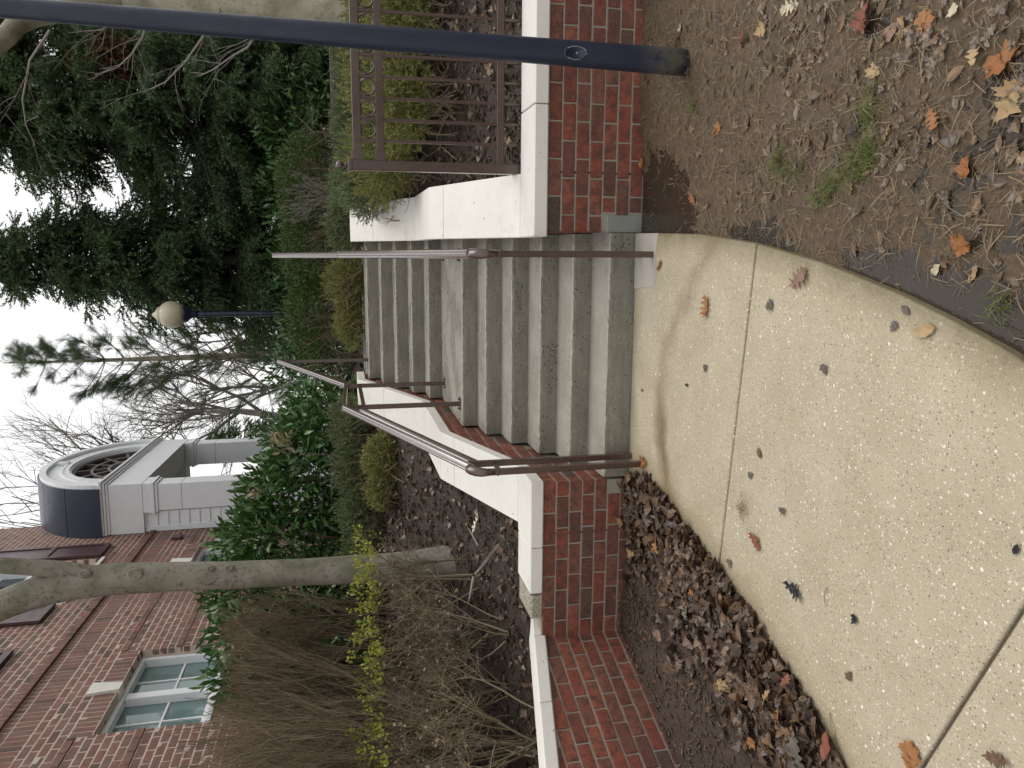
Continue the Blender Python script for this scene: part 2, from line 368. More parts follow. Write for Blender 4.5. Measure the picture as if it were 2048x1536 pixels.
M['bankm'] = m_soil('bark_mulch', (.046, .032, .023), (.078, .055, .040), (.022, .015, .011), .8, 1.0, 1.7)
def m_glass(name, c, rough=.04):
    g = G(name); return g.done(c, rough, spec=.8, bump=g.noise(1.6, 2), bstr=.05, bdist=.02)
M['glass'] = m_glass('window_glass', (.15, .23, .23)); M['glass_dark'] = m_glass('dark_window_glass', (.03, .045, .055))
def m_globe():
    g = G('lamp_globe'); return g.done(g.mix(g.noise(3, 3), (.66, .60, .43), (.74, .69, .53)), .35, Transmission_Weight=.15, Subsurface_Weight=.3, Subsurface_Radius=(.1, .1, .06))
M['globe'] = m_globe()
def m_water():
    g = G('puddle_water'); return g.done((.035, .026, .018), .03, spec=.8, bump=g.math('ADD', g.noise(22, 3), g.math('MULTIPLY', g.noise(90, 2), .4)), bstr=.22, bdist=.012, IOR=1.33)
M['water'] = m_water()
# ------------------------------------------------------------------ shared bricks
RS, TR, LAND, BW = .1261, .305, 1.191, 1.462
CH = .0813; BH = .0715; BL = .203; MJ = .0095
_bricks = []
def brick_mesh(key, m):
    """a family of unit bricks (worn, chamfered) that alike bricks share"""
    fam = [b for k, b in _bricks if k == key]
    if not fam:
        for q in range(6):
            V, F = cbox((1, 1, 1), 0.0); V, F = cbox((.1935, .09, .0715), .0042)
            V = V+np.random.default_rng(q).normal(0, .0009, V.shape); V = V/np.array((.1935, .09, .0715))
            me = bpy.data.meshes.new('brick'); me.from_pydata(V.tolist(), [], F); me.materials.append(m); me.update()
            _bricks.append((key, me)); fam.append(me)
    return random.choice(fam)
def put_brick(parent, key, m, O, D, N, s0, s1, zb, zt, depth=.09, proud=0.0, jt=1.0):
    o = bpy.data.objects.new('brick', brick_mesh(key, m)); COL.objects.link(o)
    jit = random.uniform(-.0015, .0025)*jt+proud; p = O+D*s0+N*(jit-depth)+np.array((0, 0, zb))
    Mx = Matrix(((D[0]*(s1-s0), N[0]*depth, 0, p[0]), (D[1]*(s1-s0), N[1]*depth, 0, p[1]), (0, 0, zt-zb, p[2]), (0, 0, 0, 1)))
    o.parent = parent; o.matrix_parent_inverse = root_mat(parent).inverted(); o.matrix_basis = Mx
    return o
def clip(poly, a, b, c):
    """keep a*x+b*y <= c"""
    out = []
    for i in range(len(poly)):
        p, q = poly[i], poly[(i+1) % len(poly)]; fp, fq = a*p[0]+b*p[1]-c, a*q[0]+b*q[1]-c
        if fp <= 0: out.append(p)
        if fp*fq < 0: t = fp/(fp-fq); out.append((p[0]+t*(q[0]-p[0]), p[1]+t*(q[1]-p[1])))
    return out
def brick_face(parent, O, D, N, L, z0, n, top, bot=None, off=0.0, corner0=None, corner1=None, m=None, key='b', holes=()):
    """running bond on a vertical face; top/bot: height profiles along s; corner0: even or odd courses start a half brick in"""
    O = np.array((O[0], O[1], 0.)); D = np.array((D[0], D[1], 0.)); N = np.array((N[0], N[1], 0.))
    for k in range(n):
        zb = z0+k*CH; zt = zb+BH; a = 0.0; e = L
        if corner0 is not None and k % 2 == corner0: a = .098
        if corner1 is not None and k % 2 == corner1: e = L-.098
        s = a-((off+(k % 2)*BL/2) % BL if corner0 is None else 0)
        if corner0 is not None and k % 2 != corner0: s = a
        while s < e-.02:
            w = BL*(.995+.01*random.random()); s0, s1 = max(s, a), min(s+w-MJ, e); s += w
            if s1-s0 < .025: continue
            mid = (s0+s1)/2; t0, t1, tm = top(s0), top(s1), top(mid)
            if any(h0-.01 < mid < h1+.01 and hz0-.01 < (zb+zt)/2 < hz1 for h0, h1, hz0, hz1 in holes):
                h = [q for q in holes if q[0]-.01 < mid < q[1]+.01][0]
                if s1 > h[1]+.03: s0 = h[1]+.008
                elif s0 < h[0]-.03: s1 = h[0]-.008
                else: continue
            if zb > min(t0, t1)-.012 and zb > tm-.012: continue
            if bot is not None and zt < bot(mid)-.03: continue
            if zt <= min(t0, t1, tm)-.002: put_brick(parent, key, m or M['brick'], O, D, N, s0, s1, zb, zt)
            else:
                poly = [(s0, zb), (s1, zb), (s1, zt), (s0, zt)]; sl = (t1-t0)/(s1-s0)
                poly = clip(poly, -sl, 1, t0-sl*s0-.006)
                if len(poly) >= 3: MB().prism(poly, O, D, (0, 0, 1), N, -.09, random.uniform(-.0015, .0025)).build('brick', m or M['brick'], parent)
def prof(pts):
    xs, zs = zip(*pts); return lambda y: float(np.interp(y, xs, zs))
PL = [(-.05, .58), (.335, .58), (1.377, .95), (2.6, .962), (3.93, 1.506), (4.45, 1.506)]
PR = [(-.05, .58), (.335, .58), (1.52, .998), (2.65, 1.0), (3.95, 1.535), (4.25, 1.535)]
zL, zR = prof(PL), prof(PR)
def step_y(i): return (i-1)*TR if i <= 6 else 5*TR+LAND+(i-7)*TR
def zstep(y):
    z = 0.0
    for i in range(1, 12):
        if y >= step_y(i): z = i*RS
    return z
# ------------------------------------------------------------------ stairs
st = thing('concrete_stairs', (BW/2, 0, -.03), 'weathered grey concrete stairs of eleven steps with a landing between brick walls', 'stairs')
for i in range(1, 12):
    y0 = step_y(i); y1 = step_y(i+1)+.03 if i < 11 else y0+.45
    zt = i*RS; zb = zt-RS-(.12 if i == 1 else .05); r = .017; nx = 56
    pr = [(y0, zb), (y0+.002, zt-.05), (y0+.003, zt-r), (y0+.007, zt-.006), (y0+r+.003, zt), (y0+.10, zt+.001), (y1, zt+.004), (y1, zb)]
    V = []; g2 = np.random.default_rng(i)
    for j in range(nx+1):
        x = .003+(BW-.006)*j/nx; e = g2.normal(0, .0016); w = .0025*math.sin(x*3+i)
        for q, (yy, zz) in enumerate(pr):
            k = 1.0 if 2 <= q <= 4 else (.3 if q in (1, 5) else 0); V.append((x, yy+k*(e+w)+(abs(g2.normal(0, .0022)) if k == 1 else 0), zz-(abs(g2.normal(0, .0016))+max(0, -e)) * k))
    n = len(pr); F = [(j*n+q, (j+1)*n+q, (j+1)*n+(q+1) % n, j*n+(q+1) % n) for j in range(nx) for q in range(n)]
    F += [tuple(range(n)), tuple(nx*n+q for q in range(n))[::-1]]
    MB().add(V, F).build('landing' if i in (6, 11) else 'step', M['stair'], st)
# ------------------------------------------------------------------ walls
YF = .02
def coping_prism(pts, x0, x1, th, parent, m=None):
    poly = [(y, z-th) for y, z in pts]+[(y, z) for y, z in pts[::-1]]
    o = MB().prism(poly, (0, 0, 0), (0, 1, 0), (0, 0, 1), (1, 0, 0), x0, x1).build('coping_stone', m or M['coping'], parent)
    b = o.modifiers.new('bevel', 'BEVEL'); b.width = .006; b.segments = 2; b.limit_method = 'ANGLE'; b.angle_limit = R(35); return o
def coping_box(a, b, parent, m=None, c=.006): return MB().box(a, b, c).build('coping_stone', m or M['coping'], parent)
def cheek_copings(PP, joints, x0, x1, parent):
    f = prof(PP)
    for a, b in zip(joints[:-1], joints[1:]):
        ys = [a+.0028]+[y for y, _ in PP if a+.01 < y < b-.01]+[b-.0028]
        coping_prism([(y, f(y)) for y in ys], x0, x1, .08, parent)
        MB().prism([(b-.006, f(b)-.07), (b+.006, f(b)-.07), (b+.006, f(b)-.012), (b-.006, f(b)-.012)], (0, 0, 0), (0, 1, 0), (0, 0, 1), (1, 0, 0), x0+.004, x1-.004).build('joint', M['sealant'], parent)
def cheek_core(PP, x0, x1, parent):
    poly = [(YF+.005, -.25), (PP[-1][0]-.02, -.25)]+[(y, z-.08) for y, z in PP[::-1] if y > .1]+[(YF+.005, .5)]
    MB().prism([(min(y, PP[-1][0]-.02), z) for y, z in poly], (0, 0, 0), (0, 1, 0), (0, 0, 1), (1, 0, 0), x0, x1).build('mortar_core', M['mortar'], parent)
Z0 = .013-2*CH
# right-hand wall
rw = thing('brick_wall', (2.4, .2, -.05), 'low red brick wall with pale cap stones carrying the metal fence, right of the stairs', 'wall', 'brick walls flanking the stairs')
cheek_core(PR, 1.4695, 1.79, rw)
MB().box((1.80, YF+.005, -.3), (3.6, .31, .497)).build('mortar_core', M['mortar'], rw)
brick_face(rw, (1.465, YF), (1, 0), (0, -1), 2.1, Z0, 8, lambda s: .499, corner0=0, holes=((-.1, .105, -1, .14),))
brick_face(rw, (1.465, YF), (0, 1), (-1, 0), 4.2, Z0, 21, lambda s: zR(s+YF)-.082, lambda s: zstep(s+YF), corner0=1)
MB().box((1.459, YF-.004, -.25), (1.565, .30, .143), .008).build('footing', M['footing'], rw)
coping_box((1.435, 0, .5), (2.152, .335, .58), rw); coping_box((2.157, 0, .499), (3.6, .337, .579), rw)
MB().box((2.150, .006, .505), (2.159, .33, .574)).build('joint', M['sealant'], rw)
cheek_copings(PR, [.337, 1.30, 2.65, 3.45, 4.25], 1.435, 1.81, rw)
# left-hand wall
lw = thing('brick_wall', (-.6, .2, -.05), 'red brick wall with pale cap stones left of the stairs, bending forward along the mulch', 'wall', 'brick walls flanking the stairs')
cheek_core(PL, -.34, -.0195, lw)
MB().box((-1.25, YF+.005, -.3), (-.35, .31, .497)).build('mortar_core', M['mortar'], lw)
brick_face(lw, (-.015, YF), (-1, 0), (0, -1), 1.02, Z0, 8, lambda s: .499, corner0=0)
brick_face(lw, (-.015, YF), (0, 1), (1, 0), 4.35, Z0, 21, lambda s: zL(s+YF)-.082, lambda s: zstep(s+YF), corner0=1)
MB().box((-.12, .13, -.25), (-.006, .34, .10), .008).build('footing', M['footing'], lw)
coping_box((-.42, 0, .5), (0, .335, .58), lw); coping_box((-.715, .003, .499), (-.424, .333, .578), lw)
coping_box((-.885, .012, .49), (-.719, .325, .572), lw, M['weathered'], .012)
MB().box((-.727, .012, .505), (-.413, .32, .572)).build('joint', M['sealant'], lw)
cheek_copings(PL, [.337, 1.167, 1.377, 2.6, 3.35, 4.45], -.37, 0, lw)
# the leg of the left wall that bends forward
DA = np.array((-.30, -.954, 0)); DA /= np.linalg.norm(DA); NA = np.array((-DA[1], DA[0], 0)); A0 = np.array((-1.0, .09, 0))
ztA = lambda s: .535+.168*s
def cut_core():
    O = A0-NA*.005
    MB().prism([(-.12, -.5), (2.9, -.5), (2.9, ztA(2.9)-.075), (-.12, ztA(-.12)-.075)], O, DA, (0, 0, 1), NA, -.20, 0).build('mortar_core', M['mortar'], lw)
cut_core()
brick_face(lw, A0[:2], DA[:2], NA[:2], 2.2, Z0-2*CH, 13, lambda s: ztA(s)-.078, off=.07)
js = [-.13, .06, .56, 1.25, 2.0, 2.9]
for a, b in zip(js[:-1], js[1:]):
    o = MB().prism([(a+.002, ztA(a)-.075), (b-.002, ztA(b)-.075), (b-.002, ztA(b)), (a+.002, ztA(a))], A0, DA, (0, 0, 1), NA, -.215, .018).build('coping_stone', M['coping'], lw)
    bv = o.modifiers.new('bevel', 'BEVEL'); bv.width = .006; bv.segments = 2; bv.limit_method = 'ANGLE'; bv.angle_limit = R(35)
# ------------------------------------------------------------------ path
ZP = -.03
RE = [(1.462, -.002), (1.452, -.45), (1.441, -.83), (1.393, -1.349), (1.324, -1.798), (1.288, -1.971), (1.232, -2.22), (1.174, -2.429), (1.118, -2.608), (1.06, -2.76), (.96, -3.0), (.70, -3.45), (.30, -4.0), (-.2, -4.6), (-.8, -5.2), (-1.6, -5.9)]
LE = [(.005, -.002), (.04, -.2), (.079, -.344), (.02, -.62), (-.036, -.875), (-.097, -1.18), (-.183, -1.482), (-.259, -1.763), (-.342, -1.974), (-.426, -2.162), (-.52, -2.33), (-.9, -2.85), (-1.4, -3.4), (-2.0, -4.0), (-2.7, -4.6), (-3.5, -5.2)]
def slab(name, poly, z0, z1, m, parent, bev=.01):
    o = MB().prism(poly, (0, 0, 0), (1, 0, 0), (0, 1, 0), (0, 0, 1), z0, z1).build(name, m, parent)
    if bev:
        b = o.modifiers.new('bevel', 'BEVEL'); b.width = bev; b.segments = 3; b.limit_method = 'ANGLE'; b.angle_limit = R(40)
    return o
def dense(pts, step=.12):
    out = []
    for (a, b) in zip(pts[:-1], pts[1:]):
        n = max(1, int(math.dist(a, b)/step))
        out += [(a[0]+(b[0]-a[0])*k/n, a[1]+(b[1]-a[1])*k/n) for k in range(n)]
    return out+[pts[-1]]
path = MB().prism([(p[0]-.03, p[1]) for p in RE[1:]]+[(p[0]+.03, p[1]) for p in LE[::-1][:-1]], (0, 0, 0), (1, 0, 0), (0, 1, 0), (0, 0, 1), -.16, ZP-.016).build('path', M['joint'])
tag(path, 'cream exposed aggregate concrete path curving up to the foot of the stairs', 'path', None, 'structure')
g = .006
slab('slab', dense([(.005, -.004), (1.462, -.004)]+RE[1:3]+[(1.394, -1.349+g)])+dense([(-.096, -1.18+g)]+LE[2:5][::-1]+[(.04, -.2)]), -.14, ZP, M['path'], path)
slab('slab', dense([(1.392, -1.349-g)]+RE[4:10]+[(.968, -2.979+g)])+dense([(-.525, -2.352+g)]+LE[6:10][::-1]+[(-.098, -1.18-g)]), -.142, ZP-.001, M['path'], path)
slab('slab', dense([(.966, -2.979-g)]+RE[11:])+dense(LE[11:][::-1]+[(-.53, -2.352-g)]), -.141, ZP-.0005, M['path'], path)
slab('patch', [(1.458, -.006), (1.455, -.33), (1.32, -.30), (1.17, -.325), (1.14, -.006)], -.06, ZP+.003, M['patch'], path, .002)
up = MB().box((-1.5, step_y(11)+.445, 1.30), (3.0, 6.2, RS*11-.006)).build('upper_path', M['stair']); tag(up, 'grey concrete path at the head of the stairs', 'path', None, 'structure')
# ------------------------------------------------------------------ handrails
CAP = [(-.026, -.020), (-.027, -.008), (-.022, .002), (-.013, .006), (-.009, .003), (-.004, .007), (.004, .007), (.009, .003), (.013, .006), (.022, .002), (.027, -.008), (.026, -.020), (.016, -.026), (-.016, -.026)]
def handrail(x0, dx, label, yB):
    X = lambda y: x0+dx*y
    h = thing('handrail', (X(yB), yB, ZP), label, 'handrail', 'handrails on the stairs')
    yA, yC, yD, yE = yB+.16, 1.63, 2.53, 4.03; zC, zD, zE = 1.665, 1.645, 2.325; zB = .945
    def pt(y, z): return (X(y), y, z)
    sl = (zC-zB)/(yC-yB)
    low = [pt(yB-.012, .845), pt(yB-.012, .885), pt(yB-.008, .915), pt(yB+.012, .938), pt(yB+.045, zB+.045*sl*.8), pt(yC-.01, zC)]
    MB().sweep([pt(yC-.01, zC), pt(yB+.045, zB+.045*sl*.8)][::-1], CAP, (1, 0, 0)).build('rail', M['cap'], h)
    MB().tube(low[:5]+[pt(yB+.075, zB+.075*sl*.85)], [.02, .022, .026, .028, .029, .0285], 12).build('rail_end', M['rail'], h, True)
    MB().sweep([pt(yC-.02, zC), pt(yD+.01, zD)], CAP, (1, 0, 0)).build('rail', M['cap'], h)
    MB().sweep([pt(yD, zD), pt(yE+.03, zE)], CAP, (1, 0, 0)).build('rail', M['cap'], h)
    bar = [(-.007, -.015), (.007, -.015), (.007, .015), (-.007, .015)]
    MB().sweep([pt(yA, zB+.06-.11), pt(yC, zC-.12)], bar, (1, 0, 0)).build('lower_bar', M['rail'], h)
    MB().sweep([pt(yC+.02, zC-.16), pt(yD-.02, zD-.13)], bar, (1, 0, 0)).build('lower_bar', M['rail'], h)
    MB().sweep([pt(yD, zD-.10), pt(yE, zE-.055)], bar, (1, 0, 0)).build('lower_bar', M['rail'], h)
    def post(y, z0, z1, w=.017, fl=True):
        p = MB().box((X(y)-w, y-.017, z0), (X(y)+w, y+.017, z1), .003).build('post', M['rail'], h)
        if fl:
            q = MB().box((X(y)-.05, y-.035, z0-.004), (X(y)+.05, y+.035, z0+.008), .002).build('flange', M['rail'], p)
            for sx in (-1, 1): MB().tube([(X(y)+sx*.037, y, z0+.006), (X(y)+sx*.037, y, z0+.02)], [.009, .008], 6).build('bolt', M['rail'], p)
    post(yB-.012, ZP-.03, .86, fl=False); post(yA, ZP-.03, zB+.02, fl=False)
    post(yC, 6*RS, zC-.02); post(yD, 6*RS, zD-.02); post(yE, 11*RS-.02, zE-.02, fl=False)
    MB().box((X(yB)-.007, yB+.004, .80), (X(yB)+.007, yA-.016, .822)).build('spacer', M['rail'], h)
    MB().box((X(yB)-.02, yB-.033, .822), (X(yB)+.02, yB+.009, .832), .002).build('collar', M['rail'], h)
handrail(.142, .012, 'brown metal handrail along the left side of the stairs, beside the sloping cap stones', -.20)
handrail(1.338, -.011, 'brown metal handrail along the right side of the stairs, nearer the fence', -.255)
# ------------------------------------------------------------------ fences
def torus(cx, cy, cz, r, q, n=22, k=6):
    V = [(cx+(r+q*math.cos(b))*math.cos(a), cy+q*math.sin(b)*1.3, cz+(r+q*math.cos(b))*math.sin(a)) for a in np.linspace(0, 2*math.pi, n, False) for b in np.linspace(0, 2*math.pi, k, False)]
    return V, [(i*k+j, i*k+(j+1) % k, ((i+1) % n)*k+(j+1) % k, ((i+1) % n)*k+j) for i in range(n) for j in range(k)]
def ball(c, r, n=10, k=14, sz=1.0):
    V = [(c[0], c[1], c[2]-r*sz)]
    for i in range(1, n):
        a = math.pi*i/n
        for j in range(k): V.append((c[0]+r*math.sin(a)*math.cos(2*math.pi*j/k), c[1]+r*math.sin(a)*math.sin(2*math.pi*j/k), c[2]-r*sz*math.cos(a)))
    V.append((c[0], c[1], c[2]+r*sz)); F = [(0, 1+(j+1) % k, 1+j) for j in range(k)]
    F += [(1+i*k+j, 1+i*k+(j+1) % k, 1+(i+1)*k+(j+1) % k, 1+(i+1)*k+j) for i in range(n-2) for j in range(k)]
    b = 1+(n-2)*k; return V, F+[(b+j, b+(j+1) % k, len(V)-1) for j in range(k)]
def fence(x0, x1, y, dz, base, label, posts):
    f = thing('metal_fence', (x0, y, base), label, 'fence')
    for xp in posts:
        p = MB().box((xp-.029, y-.029, base), (xp+.029, y+.029, 1.565+dz), .004).build('post', M['rail'], f)
        MB().box((xp-.034, y-.034, 1.562+dz), (xp+.034, y+.034, 1.588+dz), .005).build('cap', M['rail'], p)
        m = MB(); m.tube([(xp, y, 1.586+dz), (xp, y, 1.612+dz)], [.013, .010], 10); m.add(*ball((xp, y, 1.632+dz), .024)); m.build('ball_finial', M['rail'], p, True)
    for zb, zt in ((1.508, 1.556), (1.379, 1.422), (.671, .714)):
        MB().box((x0+.027, y-.018, zb+dz), (x1, y+.018, zt+dz), .003).build('rail', M['rail'], f)
    for zb, zt in ((1.500, 1.564), (1.371, 1.430)):
        MB().box((x0+.027, y-.022, zb+dz), (x0+.085, y+.022, zt+dz), .003).build('bracket', M['rail'], f)
    x = x0+.141; k = 0
    while x < x1:
        if min(abs(x-q) for q in posts) > .05:
            a = MB().box((x-.0085, y-.0085, base), (x+.0085, y+.0085, 1.53+dz), .0015).build('picket', M['rail'], f)
            for z in (1.535, 1.402, .694): MB().add(*ball((x, y-.018, z+dz), .0055, 4, 6)).build('rivet', M['rail'], a, True)
        if x+.117 < x1: MB().add(*torus(x+.0585, y, 1.466+dz, .0425, .0065)).build('ring', M['rail'], f, True)
        x += .117
fence(1.838, 3.75, .40, 0, .44, 'brown metal fence with a band of rings standing behind the right wall cap', [1.838, 3.66])
fence(2.75, 4.7, 5.45, .14, 1.25, 'far brown metal fence with a ring band under the dark conifer', [2.75, 4.6])
# ------------------------------------------------------------------ lamp posts
def lamp(base, top, r0, r1, zh, label, plate=False):
    b = np.array(base, float); t = np.array(top, float); L = thing('lamp_post', base, label, 'lamp post')
    n = 24; zs = np.linspace(0, 1, n); pts = [b+(t-b)*q for q in zs]
    MB().tube(pts, [r0+(r1-r0)*q for q in zs], 28).build('pole', M['pole'], L, True)
    def ring(z0, prof, name, m):
        V = []; k = 24
        for z, r in prof: V += [(t[0]+r*math.cos(2*math.pi*j/k), t[1]+r*math.sin(2*math.pi*j/k), z0+z) for j in range(k)]
        F = [(i*k+j, i*k+(j+1) % k, (i+1)*k+(j+1) % k, (i+1)*k+j) for i in range(len(prof)-1) for j in range(k)]
        F += [tuple(range(k))[::-1], tuple((len(prof)-1)*k+j for j in range(k))]
        return MB().add(V, F).build(name, m, L, True)
    ring(t[2]-.02, [(0, r1), (.04, r1+.012), (.10, r1+.02), (.15, .10), (.18, .125), (.2, .128), (.22, .11)], 'fitter', M['pole'])
    ring(t[2]+.19, [(0, .115), (.045, .165), (.11, .20), (.18, .21), (.25, .20), (.31, .165), (.345, .125), (.36, .13), (.385, .11), (.415, .055), (.43, .045), (.455, .028), (.47, .004)], 'globe', M['globe'])
    if plate:
        c = b+(t-b)*((.53-b[2])/(t[2]-b[2])); out = np.array((CAM[0]-c[0]+.25, CAM[1]-c[1], 0)); out /= np.linalg.norm(out)
        side = np.cross((0, 0, 1.), out); rr = r0+(r1-r0)*(.53/(t[2]-b[2]))
        def wrap(a, z, d): q = a/rr; return c+(rr+d)*(math.cos(q)*out+math.sin(q)*side)+np.array((0, 0, z))
        k = 36; V = []
        for sc, d in ((1.0, -.002), (1.0, .0025), (.82, .003), (.80, .001), (.0, .0012)):
            V += [wrap(.031*sc*math.cos(2*math.pi*j/k), .058*sc*math.copysign(abs(math.sin(2*math.pi*j/k))**.75, math.sin(2*math.pi*j/k)), d) for j in range(k)]
        F = [(i*k+j, i*k+(j+1) % k, (i+1)*k+(j+1) % k, (i+1)*k+j) for i in range(4) for j in range(k)]
        pl = MB().add(V, F).build('cover_plate', M['pole'], L, True)
        V = []
        for a0, a1, w in ((-1.2, .9, .012), (2.3, 3.6, .010), (4.5, 4.9, .008)):
            for sgn in (0, 1):
                V.append([wrap((.0265+sgn*w*.35)*math.cos(a), (.050+sgn*w*.6)*math.sin(a), .0035) for a in np.linspace(a0, a1, 10)])
        m = MB()
        for q in range(0, 6, 2): m.add(V[q]+V[q+1], [(j, j+1, 10+j+1, 10+j) for j in range(9)])
        m.add([wrap(.006*math.cos(a), .006*math.sin(a)-.004, .004) for a in np.linspace(0, 6.283, 8, False)], [tuple(range(8))])
        m.build('scuff', M['scar'], pl)
lamp((2.28, -.53, -.10), (2.352, -.53, 4.2), .064, .033, 4.2, 'near dark blue-black lamp post with an oval cover plate, rising from the mud', True)
lamp((.335, 8.59, 1.2), (.335, 8.59, 3.87), .050, .043, 3.87, 'far lamp post with a yellowish acorn globe behind the hedges')
# ------------------------------------------------------------------ brick house with a porch
HA = np.array((-.055, .9985, 0.)); HA /= np.linalg.norm(HA); HN = np.array((HA[1], -HA[0], 0.)); HP = np.array((-3.013, 4.216, 0.))
def hw(s, n, z): return HP+HA*s+HN*n+np.array((0, 0, z))
class HB(MB):
    def hbox(self, s0, s1, n0, n1, z0, z1, c=0.0):
        V, F = cbox((s1-s0, n1-n0, z1-z0), c)
        return self.add([hw(s0+p[0], n0+p[1], z0+p[2]) for p in V], F)
house = thing('brick_house', tuple(hw(0, -2, 1.0)), 'red brick house wall with white windows and plum shutters beyond the shrubs', 'house')
WIN = [(-1.62, .05, 3.0, 3.935), (2.12, 3.79, 3.0, 3.935), (-2.12, -.40, 5.25, 7.0), (1.70, 3.36, 5.25, 7.0)]
S0, S1 = -3.2, 5.40
def core():
    m = HB(); ss = sorted({S0-1.5, S1-.012, *[w[0] for w in WIN], *[w[1] for w in WIN]}); zz = sorted({.6, 9.2, *[w[2] for w in WIN], *[w[3] for w in WIN]})
    for a, b in zip(ss[:-1], ss[1:]):
        for c, d in zip(zz[:-1], zz[1:]):
            if not any(w[0] <= (a+b)/2 <= w[1] and w[2] <= (c+d)/2 <= w[3] for w in WIN): m.hbox(a, b, -.25, -.0012, c, d)
    m.build('mortar_core', M['mortar_far'], house, recalc=False)
core()
HB().hbox(S0-1.5, S1-.02, -6, -.26, .6, 9.2).build('inner_wall', M['dark'], house)
HB().hbox(S0-1.7, S1+.2, -6.2, .25, 9.21, 9.45).build('eaves', M['white'], house)
tops = []                                                    # every brick of the front: (s0, s1, z0, z1, proud)
z = 4.47
rows = []
k = 1
while 4.47-k*CH > 1.5: rows.append((4.47-k*CH+.005, .012 if k in (5, 12) else 0, k)); k += 1
k = 0
while 4.765+CH+k*CH < 8.6: rows.append((4.765+CH+k*CH+.004, 0, k+1)); k += 1
ARCH = min(r[0] for r in rows if r[0] > WIN[0][3]+.21)
for zb, pr, k in rows:
    s = S0-(k % 2)*BL/2; zt = zb+BH
    while s < S1:
        s0, s1 = max(s, S0), min(s+BL-MJ, S1); s += BL
        hit = [w for w in WIN if s1 > w[0] and s0 < w[1] and zt > w[2]+.01 and zb < w[3]-.01]
        arch = [w for w in WIN[:2] if s1 > w[0]-.10 and s0 < w[1]+.10 and zb > w[3]-.02 and zb < ARCH-.002]
        if arch: hit = arch; gap = .022
        else: gap = 0.0
        if hit:
            w = hit[0]; a, b = w[0]-gap, w[1]+gap
            parts = [(s0, min(s1, a)), (max(s0, b), s1)]
        else: parts = [(s0, s1)]
        for a, b in parts:
            if b-a > .03: tops.append((a, b, zb, zt, pr))
s = S0
while s < S1:                                                # soldier band, its header course and the proud course above
    tops.append((s, s+.0718, 4.475, 4.672, .0015)); tops.append((s, s+.0718, 4.682, 4.757, .0015)); tops.append((s, s+.0718+.0, 4.766, 4.766+BH+.003, .035)); s += CH
for q in range(len(tops)):
    if tops[q][1] > S1: tops[q] = (tops[q][0], S1, *tops[q][2:])
tops = [t for t in tops if t[1]-t[0] > .02]
def pxsize(t):
    c = hw((t[0]+t[1])/2, 0, (t[2]+t[3])/2)-CAM; d = c@CF; u, v = c@CR/d*FOC+768, 1024-c@CU/d*FOC
    vis = 0 < u < 1536 and 0 < v < 440 and not (330 < u < 430 and v > 90); return (t[1]-t[0])*(t[3]-t[2])/d**2*(1 if vis else 1e-6)
order = sorted(range(len(tops)), key=lambda i: -pxsize(tops[i])); near = set(order[:300])
for i in near: a, b, c, d, pr = tops[i]; put_brick(house, 'far', M['brick_far'], HP, HA, HN, a, b, c, d, .07, pr, .25)
m = HB()
for i, t in enumerate(tops):
    if i in near: continue
    a, b, c, d, pr = t; j = random.uniform(-.0004, .0008); m.hbox(a, b, -.07, pr+j, c, d, .004 if pxsize(t) > 1e-5 else 0)
o = m.build('brickwork', M['brick_far_i'], house, recalc=False); o['kind'] = 'stuff'
for w in WIN[:2]:                                            # flat arches with a pale keystone
    c = (w[0]+w[1])/2; n = 20
    for i in range(n):
        a0, a1 = w[0]-.02+(w[1]-w[0]+.04)*i/n, w[0]-.02+(w[1]-w[0]+.04)*(i+1)/n
        if abs((a0+a1)/2-c) < .10: continue
        sp = lambda x: c+(x-c)*1.105
        put_brick(house, 'far', M['brick_far'], HP, HA, HN, a0+.005, a1-.005, w[3]+.002, ARCH-.009, .11, .0005, .25)
    MB().prism([(c-.075, w[3]-.02), (c+.075, w[3]-.02), (c+.115, w[3]+.27), (c-.115, w[3]+.27)], HP, HA, (0, 0, 1), HN, -.1, .03).build('keystone', M['coping'], house)
def window(w, upper):
    a, b, c, d = w; W = HB().hbox(a, b, -.20, -.185, c, d).build('window', M['glass_dark'] if upper else M['glass'], house)
    f = HB(); t = .055; f.hbox(a, a+t, -.185, -.09, c, d, .004).hbox(b-t, b, -.185, -.09, c, d, .004).hbox(a+t, b-t, -.185, -.092, d-t, d, .004).hbox(a+t, b-t, -.185, -.088, c, c+t+.01, .004)
    f.build('frame', M['white'], W, recalc=False); mid = (a+b)/2
    if upper: HB().hbox(a+t, b-t, -.185, -.10, (c+d)/2-.03, (c+d)/2+.03, .004).build('meeting_rail', M['white'], W)
    else: HB().hbox(mid-.055, mid+.055, -.185, -.095, c+t+.012, d-t-.002, .004).build('mullion', M['white'], W)
    for q in ((.25, .75) if not upper else (.33, .66)):
        x = a+(b-a)*q; HB().hbox(x-.010, x+.010, -.186, -.172, c+t+.012, d-t-.002).build('muntin', M['white'], W)
    z = (c+d)/2 if not upper else c+(d-c)*.75; HB().hbox(a+t, b-t, -.186, -.174, z-.010, z+.010).build('muntin', M['white'], W)
    HB().hbox(a-.03, b+.03, -.19, .03, c-.06, c-.002, .006).build('sill', M['white'] if not upper else M['coping'], W)
for i, w in enumerate(WIN): window(w, i > 1)
def shutter(s0, s1, z0, z1):
    o = HB().hbox(s0, s1, .012, .035, z0, z1, .003).build('shutter', M['shutter'], house); t = .06; zm = z0+(z1-z0)*.42
    f = HB().hbox(s0, s0+t, .036, .052, z0, z1, .003).hbox(s1-t, s1, .036, .052, z0, z1, .003)
    for z in (z0, zm, z1-t): f.hbox(s0+t, s1-t, .036, .0515, z, z+t+.02, .003)
    f.build('frame', M['shutter'], o, recalc=False)
